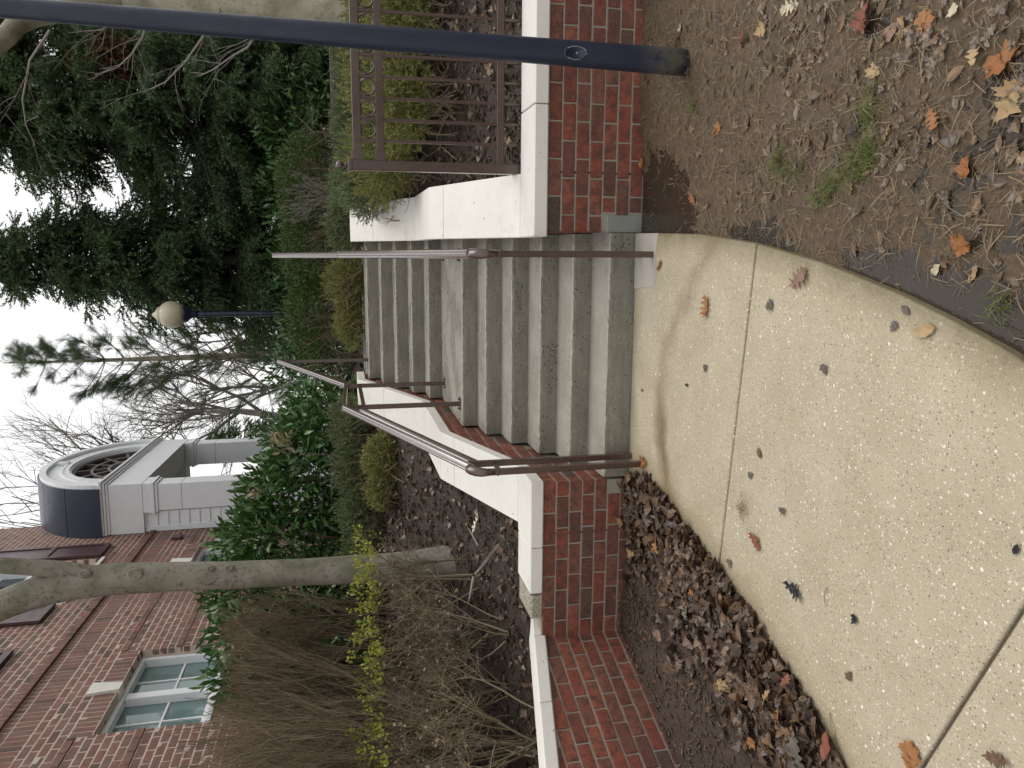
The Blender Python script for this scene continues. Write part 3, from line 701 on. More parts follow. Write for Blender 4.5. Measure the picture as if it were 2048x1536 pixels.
shutter(3.45, 4.0, 5.28, 7.05); shutter(1.05, 1.6, 5.28, 7.05); shutter(-.27, .28, 5.27, 7.05)
HB().hbox(4.05, 4.22, .004, .05, 4.27, 4.42, .006).build('wall_box', M['shutter'], house)
# --- porch
PS, PE, PN = 4.56, 8.53, .833
porch = thing('porch', tuple(hw(6.5, 0, 1.3)), 'white porch with square columns, fanlight gable and dark blue barrel roof on the brick house', 'porch')
HB().hbox(PS, PE, .385, PN, 4.93, 5.437).build('front_beam', M['white'], porch)
HB().hbox(PS, PS+.45, .008, .384, 4.928, 5.437).build('side_beam', M['white'], porch); HB().hbox(PE-.45, PE, -2.2, .384, 4.928, 5.437).build('side_beam', M['white'], porch)
HB().hbox(PS+.45, PE-.45, -2.2, .384, 5.30, 5.40).build('ceiling', M['white'], porch)
for z0, z1, e in ((5.438, 5.475, .02), (5.476, 5.515, .045), (5.516, 5.560, .075)):
    HB().hbox(PS-e, PE+e, .40, PN+e, z0, z1, .004).build('cornice', M['white'], porch); HB().hbox(PS-e, PS+.4, .012, .399, z0, z1, .004).build('cornice', M['white'], porch)
def column(s0, s1, n0, n1):
    c = HB().hbox(s0, s1, n0, n1, 1.25, 4.70, .006).build('column', M['white'], porch)
    for z0, z1, e in ((4.70, 4.745, .018), (4.746, 4.80, .038), (4.801, 4.927, .025)): HB().hbox(s0-e, s1+e, n0-e, n1+e, z0, z1, .004).build('capital', M['white'], c)
    for z in (4.33, 2.6): HB().hbox(s0-.0015, s1+.0015, n0-.0015, n1+.0015, z, z+.006).build('seam', M['sealant'], c)
column(PS+.03, PS+.45, .36, PN-.03); column(PE-.45, PE-.03, .36, PN-.03); column(PE-.45, PE-.03, -2.1, -1.65)
z = 1.3; k = 0
while z < 4.9:
    V = [hw(PS+.07-.018, .10, z), hw(PS+.07-.018, .345, z), hw(PS+.07, .345, z+.165), hw(PS+.07, .10, z+.165), hw(PS+.10, .10, z), hw(PS+.10, .345, z), hw(PS+.10, .345, z+.165), hw(PS+.10, .10, z+.165)]
    MB().add(V, [(0, 1, 2, 3), (4, 7, 6, 5), (0, 4, 5, 1), (3, 2, 6, 7), (0, 3, 7, 4), (1, 5, 6, 2)]).build('clapboard', M['white'], porch); z += .163
HB().hbox(PS+.045, PS+.10, .008, .099, 1.3, 4.925, .004).build('corner_board', M['white'], porch)
CS, RW, RH, BZ = (PS+PE)/2, 2.02, 1.36, 5.56
def arc(rw, rh, n, n0, z0=BZ, a0=0, a1=math.pi): return [hw(CS-rw*math.cos(a), n0, z0+rh*math.sin(a)) for a in np.linspace(a0, a1, n)]
def ring(rw0, rh0, rw1, rh1, n0, n1, name, m, parent, k=40, z0=BZ):
    A, B, C_, D_ = arc(rw0, rh0, k, n0, z0), arc(rw1, rh1, k, n0, z0), arc(rw0, rh0, k, n1, z0), arc(rw1, rh1, k, n1, z0); V = A+B+C_+D_; F = []
    for i in range(k-1):
        F += [(i, i+1, k+i+1, k+i), (2*k+i, 3*k+i, 3*k+i+1, 2*k+i+1), (i, 2*k+i, 2*k+i+1, i+1), (k+i, k+i+1, 3*k+i+1, 3*k+i)]
    F += [(0, k, 3*k, 2*k), (k-1, 2*k+k-1, 3*k+k-1, 2*k-1)]
    return MB().add(V, F).build(name, m, parent)
gab = ring(RW, RH, 1.40, .93, .55, .80, 'gable', M['white'], porch)
HB().hbox(CS-1.42, CS+1.42, .55, .80, BZ, BZ+.05).build('fan_sill', M['white'], porch)
ring(1.62, 1.09, 1.57, 1.05, .80, .825, 'moulding', M['white'], gab); ring(1.53, 1.02, 1.45, .96, .80, .83, 'moulding', M['white'], gab); ring(2.05, 1.39, 1.93, 1.29, .80, .86, 'fascia', M['white'], gab)
HB().hbox(CS-.06, CS+.06, .80, .86, BZ+1.05, BZ+1.24, .01).build('keystone', M['white'], gab)
fan = HB(); pts = arc(1.41, .94, 30, .60); fan.add(pts, [tuple(range(30))]); fl = fan.build('fanlight', M['dark'], porch)
ring(1.40, .93, 1.34, .88, .60, .74, 'frame', M['fan'], fl); ring(.98, .65, .92, .61, .62, .735, 'bar', M['fan'], fl); ring(.58, .39, .52, .345, .62, .735, 'bar', M['fan'], fl)
for a in np.linspace(0, math.pi, 8)[1:-1]:
    p0, p1 = hw(CS-.54*math.cos(a), .67, BZ+.36*math.sin(a)), hw(CS-1.37*math.cos(a), .67, BZ+.91*math.sin(a)); t = (p1-p0)/np.linalg.norm(p1-p0); b = np.cross(t, HN)
    MB().add([p0+b*.022-HN*.05, p0-b*.022-HN*.05, p0-b*.022+HN*.06, p0+b*.022+HN*.06, p1+b*.022-HN*.05, p1-b*.022-HN*.05, p1-b*.022+HN*.06, p1+b*.022+HN*.06], [(0, 1, 2, 3), (7, 6, 5, 4), (0, 4, 5, 1), (1, 5, 6, 2), (2, 6, 7, 3), (3, 7, 4, 0)]).build('bar', M['fan'], fl)
pa = np.linspace(.0, math.pi, 9)
for a0, a1 in zip(pa[:-1], pa[1:]):
    k = 9; A = arc(2.10, 1.44, k, .80, BZ-.02, a0+.004, a1-.004); B = arc(2.10, 1.44, k, -2.3, BZ-.02, a0+.004, a1-.004); A2 = arc(2.03, 1.37, k, .80, BZ-.02, a0+.004, a1-.004); B2 = arc(2.03, 1.37, k, -2.3, BZ-.02, a0+.004, a1-.004)
    F = [(i, i+1, k+i+1, k+i) for i in range(k-1)]+[(2*k+i, 3*k+i, 3*k+i+1, 2*k+i+1) for i in range(k-1)]+[(i, 2*k+i, 2*k+i+1, i+1) for i in range(k-1)]+[(0, k, 3*k, 2*k), (k-1, 3*k-1, 4*k-1, 2*k-1)]
    MB().add(A+B+A2+B2, F).build('roof_panel', M['roof'], porch)
# ------------------------------------------------------------------ terrain
def struct(o, label, cat): return tag(o, label, cat, None, 'structure')
def grid(name, x0, x1, y0, y1, step, h, mask, m, parent=None):
    xs = np.arange(x0, x1+step/2, step); ys = np.arange(y0, y1+step/2, step); X, Y = np.meshgrid(xs, ys, indexing='ij'); Z = h(X, Y); nx, ny = X.shape
    V = np.stack([X, Y, Z], -1).reshape(-1, 3); ii, jj = np.meshgrid(np.arange(nx-1), np.arange(ny-1), indexing='ij')
    a = ii*ny+jj; F = np.stack([a, a+ny, a+ny+1, a+1], -1).reshape(-1, 4)
    c = V[F].mean(1); k = mask(c[:, 0], c[:, 1]); F = F[k]
    return link(name, npmesh(name, V, F, m, True), parent)
ry, rx = zip(*[(p[1], p[0]) for p in RE[::-1]]); ly, lx = zip(*[(p[1], p[0]) for p in LE[::-1]])
right_edge = lambda y: np.interp(y, ry, rx); left_edge = lambda y: np.interp(y, ly, lx)
def sm(a, b, x): t = np.clip((x-a)/(b-a), 0, 1); return t*t*(3-2*t)
ZW = -.066
def h_mud(x, y):
    d = x-right_edge(y)
    p1 = np.exp(-(((x-1.62)/.30)**2+((y+.30)/.42)**2)*1.0)
    p2 = np.exp(-((d-.02)/.09)**2)*sm(.0, -.4, y)*(.25+1.5*np.clip(vnoise(x, y, 2.3, 21)+.3, 0, 1))
    p3 = np.exp(-(((x-1.62)/.36)**2+((y+2.45)/.34)**2)); p4 = np.exp(-(((x-2.1)/.35)**2+((y+2.9)/.25)**2))
    z = -.050+.010*vnoise(x, y, 1.7, 1)+.020*vnoise(x, y, 5, 2)+.014*vnoise(x, y, 13, 3)+.015*vnoise(x, y, 31, 4)+.008*vnoise(x, y, 66, 5)
    return z-.034*np.clip(p1*1.25, 0, 1)-.024*p2-.021*p3-.014*p4+.02*sm(-.25, .0, y)*sm(1.9, 2.2, x)
def h_mulch(x, y):
    d = left_edge(y)-x
    return -.048+.035*np.exp(-((d-.17)/.16)**2)+.03*sm(.3, 1.0, d)+.018*vnoise(x, y, 4, 6)+.016*vnoise(x, y, 12, 7)+.012*vnoise(x, y, 30, 8)+.008*vnoise(x, y, 65, 9)
def h_bank(x, y):
    z = .455+.245*np.clip(y-.35, 0, 3.75)+.04*np.clip(y-4.1, 0, 9)
    z = z+np.where(x < 0, .05*sm(-1.0, -2.6, x), .06*sm(1.9, 3, x))
    z = z+.05*vnoise(x, y, 1.5, 10)
    cap = np.where(x < 0, np.interp(y, *zip(*PL))-.09+.5*np.clip(-.36-x, 0, 9), np.interp(y, *zip(*PR))-.09+.5*np.clip(x-1.8, 0, 9))
    z = np.where(y > .36, np.minimum(z, cap), z)
    return z+.03*vnoise(x, y, 5, 11)+.022*vnoise(x, y, 14, 12)+.014*vnoise(x, y, 33, 13)
def behind_leg(x, y):
    s = (x-A0[0])*DA[0]+(y-A0[1])*DA[1]; n = (x-A0[0])*NA[0]+(y-A0[1])*NA[1]
    return n < -.06
mud = struct(grid('mud', .2, 4.6, -6, .09, .022, h_mud, lambda x, y: (x > right_edge(y)-.10) & (y < .06), M['mud']), 'wet brown mud and trodden ground right of the path', 'mud')
mul = struct(grid('mulch_bed', -3.4, .2, -5.5, .09, .025, h_mulch, lambda x, y: (x < left_edge(y)+.10) & ~((behind_leg(x, y)) & (y < .09) & (x < -.9)), M['mulch']), 'dark wet mulch bed between the path and the left brick wall', 'mulch')
bl = struct(grid('bank', -3.4, -.18, -2.8, 9, .04, h_bank, lambda x, y: np.where(y < .2, behind_leg(x, y) & (x < -1.0), True), M['bankm']), 'sloping bank of bark mulch left of the stairs', 'bank')
br = struct(grid('bank', 1.62, 6.5, .18, 9, .04, h_bank, lambda x, y: x == x, M['bankm']), 'sloping planted bank behind the right brick wall', 'bank')
wt = struct(link('puddle', npmesh('puddle', [(right_edge(y)-.05 if k == 0 else 3.4, y, ZW) for y in np.linspace(-4, .0, 30) for k in (0, 1)], np.array([(2*i, 2*i+1, 2*i+3, 2*i+2) for i in range(29)]), M['water'])), 'shallow brown puddles lying in the mud beside the path', 'puddle')
def ground():
    ys = [-600, -60, -12, -6.2, 0, 7, 9, 14, 30, 80, 300, 900]; zs = [-.3, -.3, -.3, -.3, -.3, 1.20, 1.27, 1.32, 1.4, 1.6, 2, 2]; xs = [-900, -200, -50, -15, -6, 6, 15, 50, 200, 900]
    V = [(x, y, z-(.0)) for x in xs for y, z in zip(ys, zs)]; n = len(ys)
    F = np.array([(i*n+j, (i+1)*n+j, (i+1)*n+j+1, i*n+j+1) for i in range(len(xs)-1) for j in range(n-1)])
    return link('ground', npmesh('ground', V, F, M['bankm']))
struct(ground(), 'brown earth running back beneath the trees', 'ground')
# ------------------------------------------------------------------ leaf and litter shapes
HALF = {'oak': [(-.5, .012), (-.43, .05), (-.35, .17), (-.30, .19), (-.27, .09), (-.2, .10), (-.13, .26), (-.07, .27), (-.04, .12), (.03, .13), (.10, .31), (.16, .30), (.19, .14), (.26, .15), (.33, .24), (.37, .21), (.38, .11), (.46, .10), (.5, .03)],
        'maple': [(-.36, .012), (-.40, .10), (-.34, .17), (-.37, .27), (-.22, .25), (-.20, .33), (-.10, .47), (-.04, .36), (.03, .42), (.03, .27), (.10, .22), (.16, .34), (.21, .26), (.27, .27), (.29, .16), (.38, .15), (.42, .08), (.55, .01)],
        'plain': [(-.5, .01), (-.42, .10), (-.3, .19), (-.15, .25), (0, .26), (.15, .23), (.3, .16), (.42, .07), (.5, .01)]}
def leaf_shape(kind, seed, n=0, curl=.13):
    """lobed or plain leaf blade, length 1 along x, folded on its midrib and curled: (verts, tris)"""
    g = np.random.default_rng(seed); h = np.array(HALF[kind]); h = h[::2] if n else h
    up, dn = h*g.normal(1, .07, h.shape), h*g.normal(1, .07, h.shape); up[:, 1] *= g.uniform(.85, 1.15); dn[:, 1] *= -g.uniform(.85, 1.15)
    out = np.concatenate([up, dn[::-1]]); bend = g.normal(0, .12); out[:, 1] += bend*(out[:, 0]**2-.1)
    c1, c2, c3, ph = g.normal(0, curl*1.3), abs(g.normal(0, curl))+.04, g.normal(0, curl*.8), g.uniform(0, 6)
    def z(x, y): return c1*x*x*1.2+c2*(abs(y)*.6+y*y*1.6)+c3*x*y*1.5+.035*np.sin(11*x+ph)*np.sin(13*y+ph)
    m = len(out); rib = np.stack([np.clip(out[:, 0]*.85, -.42, .42), np.full(m, 0.)+bend*((out[:, 0]*.85)**2-.1)], 1)
    mid = out*.5+rib*.5; L = [rib, mid, out]; V = np.concatenate([np.stack([q[:, 0], q[:, 1], z(q[:, 0], q[:, 1]-bend*(q[:, 0]**2-.1))], 1) for q in L]); F = []
    for i in range(m-1):
        if i == len(h)-1: continue
        for a in (0, m): F += [(a+i, a+m+i, a+m+i+1), (a+i, a+m+i+1, a+i+1)]
    b = len(V); x0 = h[0, 0]; V = np.concatenate([V, [[x0+.06, .012, z(x0, 0)], [x0+.06, -.012, z(x0, 0)], [x0-.22, .05*c3, .05+c1*.3]]]); F.append((b, b+1, b+2))
    V[:, 2] -= V[:, 2].min(); return V, np.array(F)
LCOL = {'orange': [(.30, .12, .04), (.36, .17, .07)], 'red': [(.21, .07, .04), (.27, .10, .06)], 'tan': [(.36, .24, .12), (.44, .31, .17)], 'cream': [(.55, .48, .33), (.6, .54, .40)],
        'pink': [(.27, .17, .13), (.31, .20, .15)], 'grey': [(.13, .11, .09), (.17, .15, .125)], 'black': [(.018, .018, .022), (.03, .03, .034)], 'brown': [(.12, .07, .04), (.17, .10, .06)]}
for k, v in LCOL.items(): M['lf_'+k] = m_leaf('fallen_leaf_'+k, v, .55, .12, .35, rndobj=True)
M['litter'] = m_leaf('leaf_litter_mix', [(.075, .052, .038), (.13, .085, .055), (.17, .105, .06), (.10, .078, .068), (.22, .14, .08), (.065, .046, .036), (.15, .11, .085), (.28, .18, .10)], .38, .05, .5)
M['litter_dark'] = m_leaf('wet_litter_mix', [(.055, .037, .028), (.11, .068, .045), (.08, .060, .05), (.16, .095, .055), (.045, .031, .025), (.12, .083, .065), (.20, .12, .065)], .42, .05, .5)
M['drift'] = m_leaf('drift_leaf_mix', [(.05, .031, .021), (.095, .058, .035), (.065, .045, .034), (.15, .088, .047), (.04, .026, .019), (.11, .07, .048), (.20, .115, .058), (.08, .05, .032)], .42, .05, .5)
M['litter_mud'] = m_leaf('muddy_leaf_mix', [(.075, .049, .031), (.105, .07, .043), (.14, .088, .05), (.085, .063, .047), (.17, .10, .052), (.06, .042, .03), (.11, .08, .056), (.24, .15, .075)], .36, .05, .5)
M['chip'] = m_leaf('bark_chips', [(.05, .035, .025), (.085, .06, .043), (.13, .095, .07), (.038, .026, .019), (.07, .048, .034), (.20, .155, .115)], .75, 0, .3)
M['straw'] = m_leaf('straw', [(.24, .18, .10), (.16, .11, .065), (.30, .24, .15), (.10, .07, .045)], .7, 0, .3)
M['grass'] = m_leaf('grass_blades', [(.10, .13, .025), (.16, .19, .045), (.07, .10, .02)], .5, .3, .3)
_shapes = {}
def fallen(x, y, size, kind, colour, label, group=None, z=None, rz=None, tilt=.12, hf=None, seed=None):
    seed = seed if seed is not None else int(x*7+y*13) % 9973; g = np.random.default_rng(seed)
    key = (kind, seed % 7)
    p = onz(x, y, ZP if z is None else z)
    if hf is not None:
        for _ in range(4): p = onz(x, y, float(hf(np.array([p[0]]), np.array([p[1]]))[0]))
        p = p+np.array((0, 0, .006))
    else: p = p+np.array((0, 0, .003))
    if (key, colour) not in _shapes:
        V, F = leaf_shape(kind, seed % 7+{'oak': 0, 'maple': 20, 'plain': 40}[kind]); _shapes[(key, colour)] = npmesh('fallen_leaf', V, F, M['lf_'+colour], True)
    o = bpy.data.objects.new('fallen_leaf', _shapes[(key, colour)]); COL.objects.link(o); o.location = p; o.scale = (size, size, size*g.uniform(.8, 1.5))
    o.rotation_euler = (g.normal(0, tilt), g.normal(0, tilt), g.uniform(0, 6.28) if rz is None else rz)
    return tag(o, label, 'leaf', group)
def scatter(name, shapes, pos, size, m, parent=None, tilt=.35, seed=0, lift=0.0, kind='stuff'):
    g = np.random.default_rng(seed); n = len(pos); which = g.integers(0, len(shapes), n); parts = []
    nz = np.stack([g.normal(0, tilt, n), g.normal(0, tilt, n), np.ones(n)], 1); nz /= np.linalg.norm(nz, axis=1, keepdims=True); a = g.uniform(0, 6.283, n)
    f = np.stack([np.cos(a), np.sin(a), np.zeros(n)], 1); f -= nz*np.sum(f*nz, 1, keepdims=True); f /= np.linalg.norm(f, axis=1, keepdims=True); y = np.cross(nz, f); Mx = np.stack([f, y, nz], 2)*size[:, None, None]
    for k, (V, F) in enumerate(shapes):
        w = which == k
        if w.any(): parts.append(inst(V, F, Mx[w], pos[w]+np.array((0, 0, lift))))
    V, F = cat(parts); o = link(name, npmesh(name, V, F, m), parent)
    if kind: o['kind'] = kind
    return o
def small_leaf(kind, seed): return leaf_shape(kind, seed, 12, .4)
LIT = [small_leaf(k, s) for k in ('oak', 'maple', 'plain') for s in range(4)]
FLAT = [leaf_shape(k, s, 12, .07) for k in ('oak', 'maple', 'oak', 'plain') for s in range(5)]
def chipshape(seed):
    g = np.random.default_rng(seed); V, F = cbox((1, .2, .1), 0); V = V-np.array((.5, .1, .04))+g.normal(0, .05, V.shape); return V, np.array([t for q in F for t in ((q[0], q[1], q[2]), (q[0], q[2], q[3]))])
CHIP = [chipshape(i) for i in range(6)]
def strawshape(seed):
    g = np.random.default_rng(seed); b = g.normal(0, .12); V = np.array([(-.5, -.012, 0), (-.5, .012, 0), (0, -.014, .03+b), (0, .014, .03+b), (.5, 0, 0)], float); V[2:4, 1] += b; return V, np.array([(0, 2, 1), (1, 2, 3), (2, 4, 3)])
STRAW = [strawshape(i) for i in range(8)]
def on(h, x, y, dz=0): return np.stack([x, y, h(x, y)+dz], 1)
# --- litter on the mulch beside the path (uncountable), thickest along the path's edge
g = np.random.default_rng(3)
yy = g.uniform(-3.2, -.03, 3600); dd = np.abs(g.normal(.04, .27, 3600)); xx = left_edge(yy)+.02-dd
k = ~behind_leg(xx-.03, yy) & (xx > -3.0); lx_, ly_ = xx[k], yy[k]
tag(scatter('leaf_litter', LIT, on(h_mulch, lx_, ly_, .006)+np.stack([0*lx_, 0*lx_, np.abs(g.normal(0, .012, len(lx_)))], 1), g.uniform(.03, .10, len(lx_)), M['drift'], tilt=.32, seed=4), 'drift of wet brown leaves heaped along the left edge of the path', 'leaf litter')
xx, yy = g.uniform(-2.2, .05, 17000), g.uniform(-2.6, .0, 17000); k = ~behind_leg(xx-.02, yy) & (xx < left_edge(yy)-.01); xx, yy = xx[k], yy[k]
tag(scatter('mulch_shreds', STRAW+CHIP[:3], on(h_mulch, xx, yy, .004), g.uniform(.012, .05, len(xx)), M['litter_dark'], tilt=.4, seed=5), 'fine dark shreds of mulch covering the bed below the left wall', 'mulch')
# --- litter on the mud
xx, yy = g.uniform(1.05, 3.1, 5000), g.uniform(-3.4, -.03, 5000); k = (xx > right_edge(yy)+.02) & (g.random(5000) < .10+.9*sm(-.6, -2.1, yy)*sm(.05, .5, xx-right_edge(yy))); xx, yy = xx[k], yy[k]
tag(scatter('leaf_fragments', FLAT, on(h_mud, xx, yy, .003), g.uniform(.012, .075, len(xx))*g.uniform(.4, 1.1, len(xx)), M['litter_mud'], tilt=.10, seed=6), 'broken brown leaf fragments pressed into the mud', 'leaf litter')
xx, yy = g.uniform(1.05, 3.2, 15000), g.uniform(-3.4, -.02, 15000); k = xx > right_edge(yy)+.015; xx, yy = xx[k], yy[k]
tag(scatter('straw_litter', STRAW, on(h_mud, xx, yy, .004), g.uniform(.015, .10, len(xx)), M['straw'], tilt=.12, seed=7), 'thin straws and pine needles strewn over the mud', 'straw')
# --- shreds and leaves on the banks
def bank_scatter(x0, x1, y0, y1, n, seed, lab):
    g = np.random.default_rng(seed); x, y = g.uniform(x0, x1, n), y0+(y1-y0)*g.random(n)**1.3
    k = np.where(x < 0, np.where(y < .36, behind_leg(x+.16, y) & (x < -1.1), x < -.40), (x > 1.83) & (y > .36)); x, y = x[k], y[k]
    tag(scatter('bark_mulch', CHIP[:3]+STRAW, on(h_bank, x, y, .004), g.uniform(.014, .06, len(x))*g.uniform(.5, 1.2, len(x)), M['chip'], tilt=.45, seed=seed), 'shredded bark mulch and twigs on the '+lab, 'mulch')
    q = g.random(len(x)) < .055; tag(scatter('leaf_litter', LIT, on(h_bank, x[q], y[q], .01), g.uniform(.03, .09, q.sum()), M['litter'], tilt=.5, seed=seed+1), 'dry fallen leaves scattered over the mulch of the '+lab, 'leaf litter')
bank_scatter(-3.0, -.36, -1.6, 4.4, 36000, 20, 'left bank'); bank_scatter(1.84, 4.2, .36, 3.2, 17000, 30, 'right bank')
# ------------------------------------------------------------------ single fallen leaves
PATH_LEAVES = [
 (1320, 532, .07, 'oak', 'red', 'narrow red-brown leaf on the path beside the cement patch at the right rail foot'),
 (1415, 612, .115, 'oak', 'orange', 'curled orange-brown lobed leaf with a stalk on the first path slab'),
 (1600, 556, .125, 'oak', 'pink', 'large flat pinkish-brown lobed leaf just past the first path joint, near the mud edge'),
 (1541, 610, .065, 'maple', 'grey', 'small ragged purple-brown leaf just past the first path joint'),
 (1853, 660, .085, 'plain', 'tan', 'tan oval leaf near the curved right edge of the path'),
 (1790, 652, .04, 'maple', 'grey', 'flat grey leaf scrap beside the tan oval leaf on the path'),
 (1812, 620, .045, 'plain', 'grey', 'grey folded leaf scrap between the tan oval leaf and the mud edge'),
 (1412, 736, .05, 'maple', 'grey', 'grey crumpled leaf alone in the middle of the first path slab'),
 (1375, 770, .035, 'plain', 'black', 'tiny dark leaf scrap near the rusty stain on the first slab'),
 (1520, 906, .05, 'plain', 'brown', 'thin brown smear of a leaf past the first path joint'),
 (1502, 950, .04, 'maple', 'grey', 'small dark crumpled leaf on the path next to the dried grass tangle'),
 (1567, 1022, .045, 'maple', 'grey', 'grey crumpled leaf on the path above the rust-coloured leaf'),
 (1512, 1082, .095, 'oak', 'red', 'bright rust-coloured leaf lying flat on the path'),
 (1460, 1126, .045, 'maple', 'grey', 'grey leaf scrap on the path joint near the leaf drift'),
 (1590, 1180, .105, 'oak', 'black', 'black curled wet leaf lying alone on the path'),
 (1710, 1238, .04, 'maple', 'black', 'dark crumpled leaf between the black leaf and the second path joint'),
 (1700, 1352, .042, 'maple', 'brown', 'brown leaf scrap close to the left edge of the path before the second joint'),
 (2035, 1098, .035, 'plain', 'black', 'tiny black leaf beside the second path joint'),
 (1825, 1512, .105, 'maple', 'orange', 'orange-brown leaf lying across the second path joint'),
 (2000, 1518, .075, 'oak', 'brown', 'brown leaf on the path slab beyond the second joint'),
 (1650, 738, .05, 'maple', 'grey', 'grey-brown leaf in the broad middle of the second path slab'),
 (1288, 924, .105, 'maple', 'orange', 'orange leaf leaning at the foot of the left handrail post')]
for x, y, sz, kd, co, lab in PATH_LEAVES: fallen(x, y, sz, kd, co, lab, tilt=.06)
for x, y, sz, co, lab in [(1176, 737, .075, 'brown', 'dark wet leaf stuck on the second tread of the stairs'), (1285, 780, .04, 'grey', 'tiny grey leaf at the base of the first riser')]:
    fallen(x, y, sz, 'oak', co, lab, z=2*RS+.002 if x < 1200 else ZP)
MUD_LEAVES = [(2008, 120, .13, 'maple', 'orange', 'large russet maple leaf lying on the mud'), (2030, 200, .11, 'maple', 'tan', 'large folded tan leaf overlapping the russet maple leaf'), (1490, 82, .085, 'oak', 'red', 'red-brown leaf on the bare mud below the near lamp post'),
 (1525, 60, .065, 'maple', 'tan', 'tan leaf beside the red-brown leaf below the near lamp post'), (1583, 15, .085, 'oak', 'cream', 'pale cream lobed oak leaf on the mud'), (1363, 55, .055, 'maple', 'cream', 'small white scrap of leaf near the lamp post foot'),
 (1358, 78, .07, 'maple', 'tan', 'curled tan leaf touching the lamp post foot'), (1735, 40, .11, 'maple', 'red', 'wide reddish wet leaf pressed into the mud'), (1785, 65, .10, 'plain', 'pink', 'pinkish crumpled leaf beside the reddish wet leaf'),
 (1808, 55, .08, 'maple', 'tan', 'yellow-tan leaf tucked under the pinkish crumpled leaf'), (1856, 45, .085, 'maple', 'orange', 'bright orange-red leaf among dark wet leaves'), (1437, 258, .075, 'maple', 'orange', 'orange leaf alone on the straw-strewn mud'),
 (1388, 398, .07, 'oak', 'orange', 'orange-red lobed leaf lying in the puddle by the wall'), (1476, 420, .035, 'plain', 'orange', 'tiny orange leaf at the rim of the wall puddle'), (1935, 335, .075, 'maple', 'orange', 'crumpled orange leaf on the wet silvery mud'),
 (1928, 485, .085, 'maple', 'orange', 'light orange-brown leaf half sunk near the path puddle'), (1876, 540, .06, 'plain', 'cream', 'cream oval leaf standing out on the mud by the path'), (1952, 548, .06, 'plain', 'tan', 'narrow tan leaf next to the cream oval leaf'),
 (1663, 183, .085, 'oak', 'brown', 'brown twisted leaf above the grass tuft'), (1712, 255, .08, 'oak', 'black', 'black rotten leaf beside the grass tuft'), (1870, 238, .075, 'oak', 'orange', 'orange torn leaf stuck under a dark leaf'),
 (1287, 326, .065, 'maple', 'orange', 'orange leaf against the foot of the right brick wall'), (1311, 352, .05, 'plain', 'tan', 'yellowish leaf next to the one against the wall foot'), (1752, 140, .07, 'maple', 'tan', 'pale tan torn leaf amid the straw'),
 (1955, 110, .07, 'oak', 'tan', 'tan split leaf near the large russet maple leaf'), (1545, 395, .05, 'oak', 'brown', 'dark brown leaf between the puddle and the grass'), (1615, 20, .05, 'plain', 'grey', 'grey leaf beyond the pale oak leaf'), (1910, 20, .05, 'maple', 'cream', 'pale yellow scrap among wet leaves')]
for x, y, sz, kd, co, lab in MUD_LEAVES: fallen(x, y, sz, kd, co, lab, hf=h_mud, tilt=.2)
BED_LEAVES = [(1241, 970, .07, 'maple', 'orange', 'orange leaf stuck upright at the corner of the left brick wall'), (1243, 1042, .075, 'maple', 'tan', 'yellow-tan leaf at the foot of the left wall'), (1264, 1106, .10, 'oak', 'tan', 'golden lobed leaf on the dark mulch below the left wall'),
 (1316, 1092, .09, 'oak', 'orange', 'orange-brown lobed leaf beside the golden leaf on the mulch'), (1230, 1193, .065, 'oak', 'tan', 'yellow leaf standing against the left wall near its inner corner'), (1388, 1180, .085, 'oak', 'orange', 'bright orange lobed leaf on the brown leaf drift'),
 (1378, 1225, .10, 'maple', 'grey', 'broad grey-brown leaf on the drift'), (1318, 1270, .09, 'maple', 'pink', 'pinkish curled leaf on the mulch edge of the drift'), (1340, 1335, .09, 'maple', 'brown', 'brown curled leaf on the mulch'), (1402, 1258, .11, 'maple', 'grey', 'dull grey leaf half buried in the drift'),
 (1540, 1400, .12, 'oak', 'tan', 'long tan curled leaf on the near part of the drift'), (1565, 1425, .10, 'maple', 'orange', 'orange-brown leaf in the near part of the drift'), (1600, 1500, .14, 'oak', 'grey', 'large grey lobed leaf at the near end of the drift'), (1655, 1490, .11, 'plain', 'red', 'red-brown rolled leaf at the path edge by the near end of the drift'),
 (1505, 1485, .07, 'maple', 'orange', 'small orange leaf on the mulch beside the drift'), (1450, 1370, .08, 'maple', 'tan', 'pale tan leaf on the drift'), (1575, 1360, .06, 'maple', 'red', 'rusty leaf at the path edge of the drift'), (1270, 1395, .05, 'plain', 'tan', 'small tan leaf on bare mulch by the bending wall')]
for x, y, sz, kd, co, lab in BED_LEAVES: fallen(x, y, sz, kd, co, lab, hf=lambda a, b: h_mulch(a, b)+.038, tilt=.3)
def onbank(x, y):
    p = onz(x, y, .7)
    for _ in range(12): p = onz(x, y, float(h_bank(np.array([p[0]]), np.array([p[1]]))[0]))
    return p
for x, y, sz, kd, co, lab in ((958, 1046, .13, 'oak', 'cream', 'pale cream lobed leaf on the mulch behind the corner of the left wall'), (922, 1155, .09, 'maple', 'cream', 'whitish leaf scrap at the foot of the grey trunk'), (905, 1090, .08, 'oak', 'orange', 'brown-orange leaf on the mulch beside the trunk foot'), (800, 1015, .06, 'plain', 'tan', 'small tan leaf on the upper left bank below the juniper')):
    p = onbank(x, y); V, F = leaf_shape(kd, int(x) % 7+{'oak': 0, 'maple': 20, 'plain': 40}[kd]); o = link('fallen_leaf', npmesh('fallen_leaf', V*sz, F, M['lf_'+co], True), None, p+np.array((0, 0, .012))); o.rotation_euler = (.2, -.2, x); tag(o, lab, 'leaf')
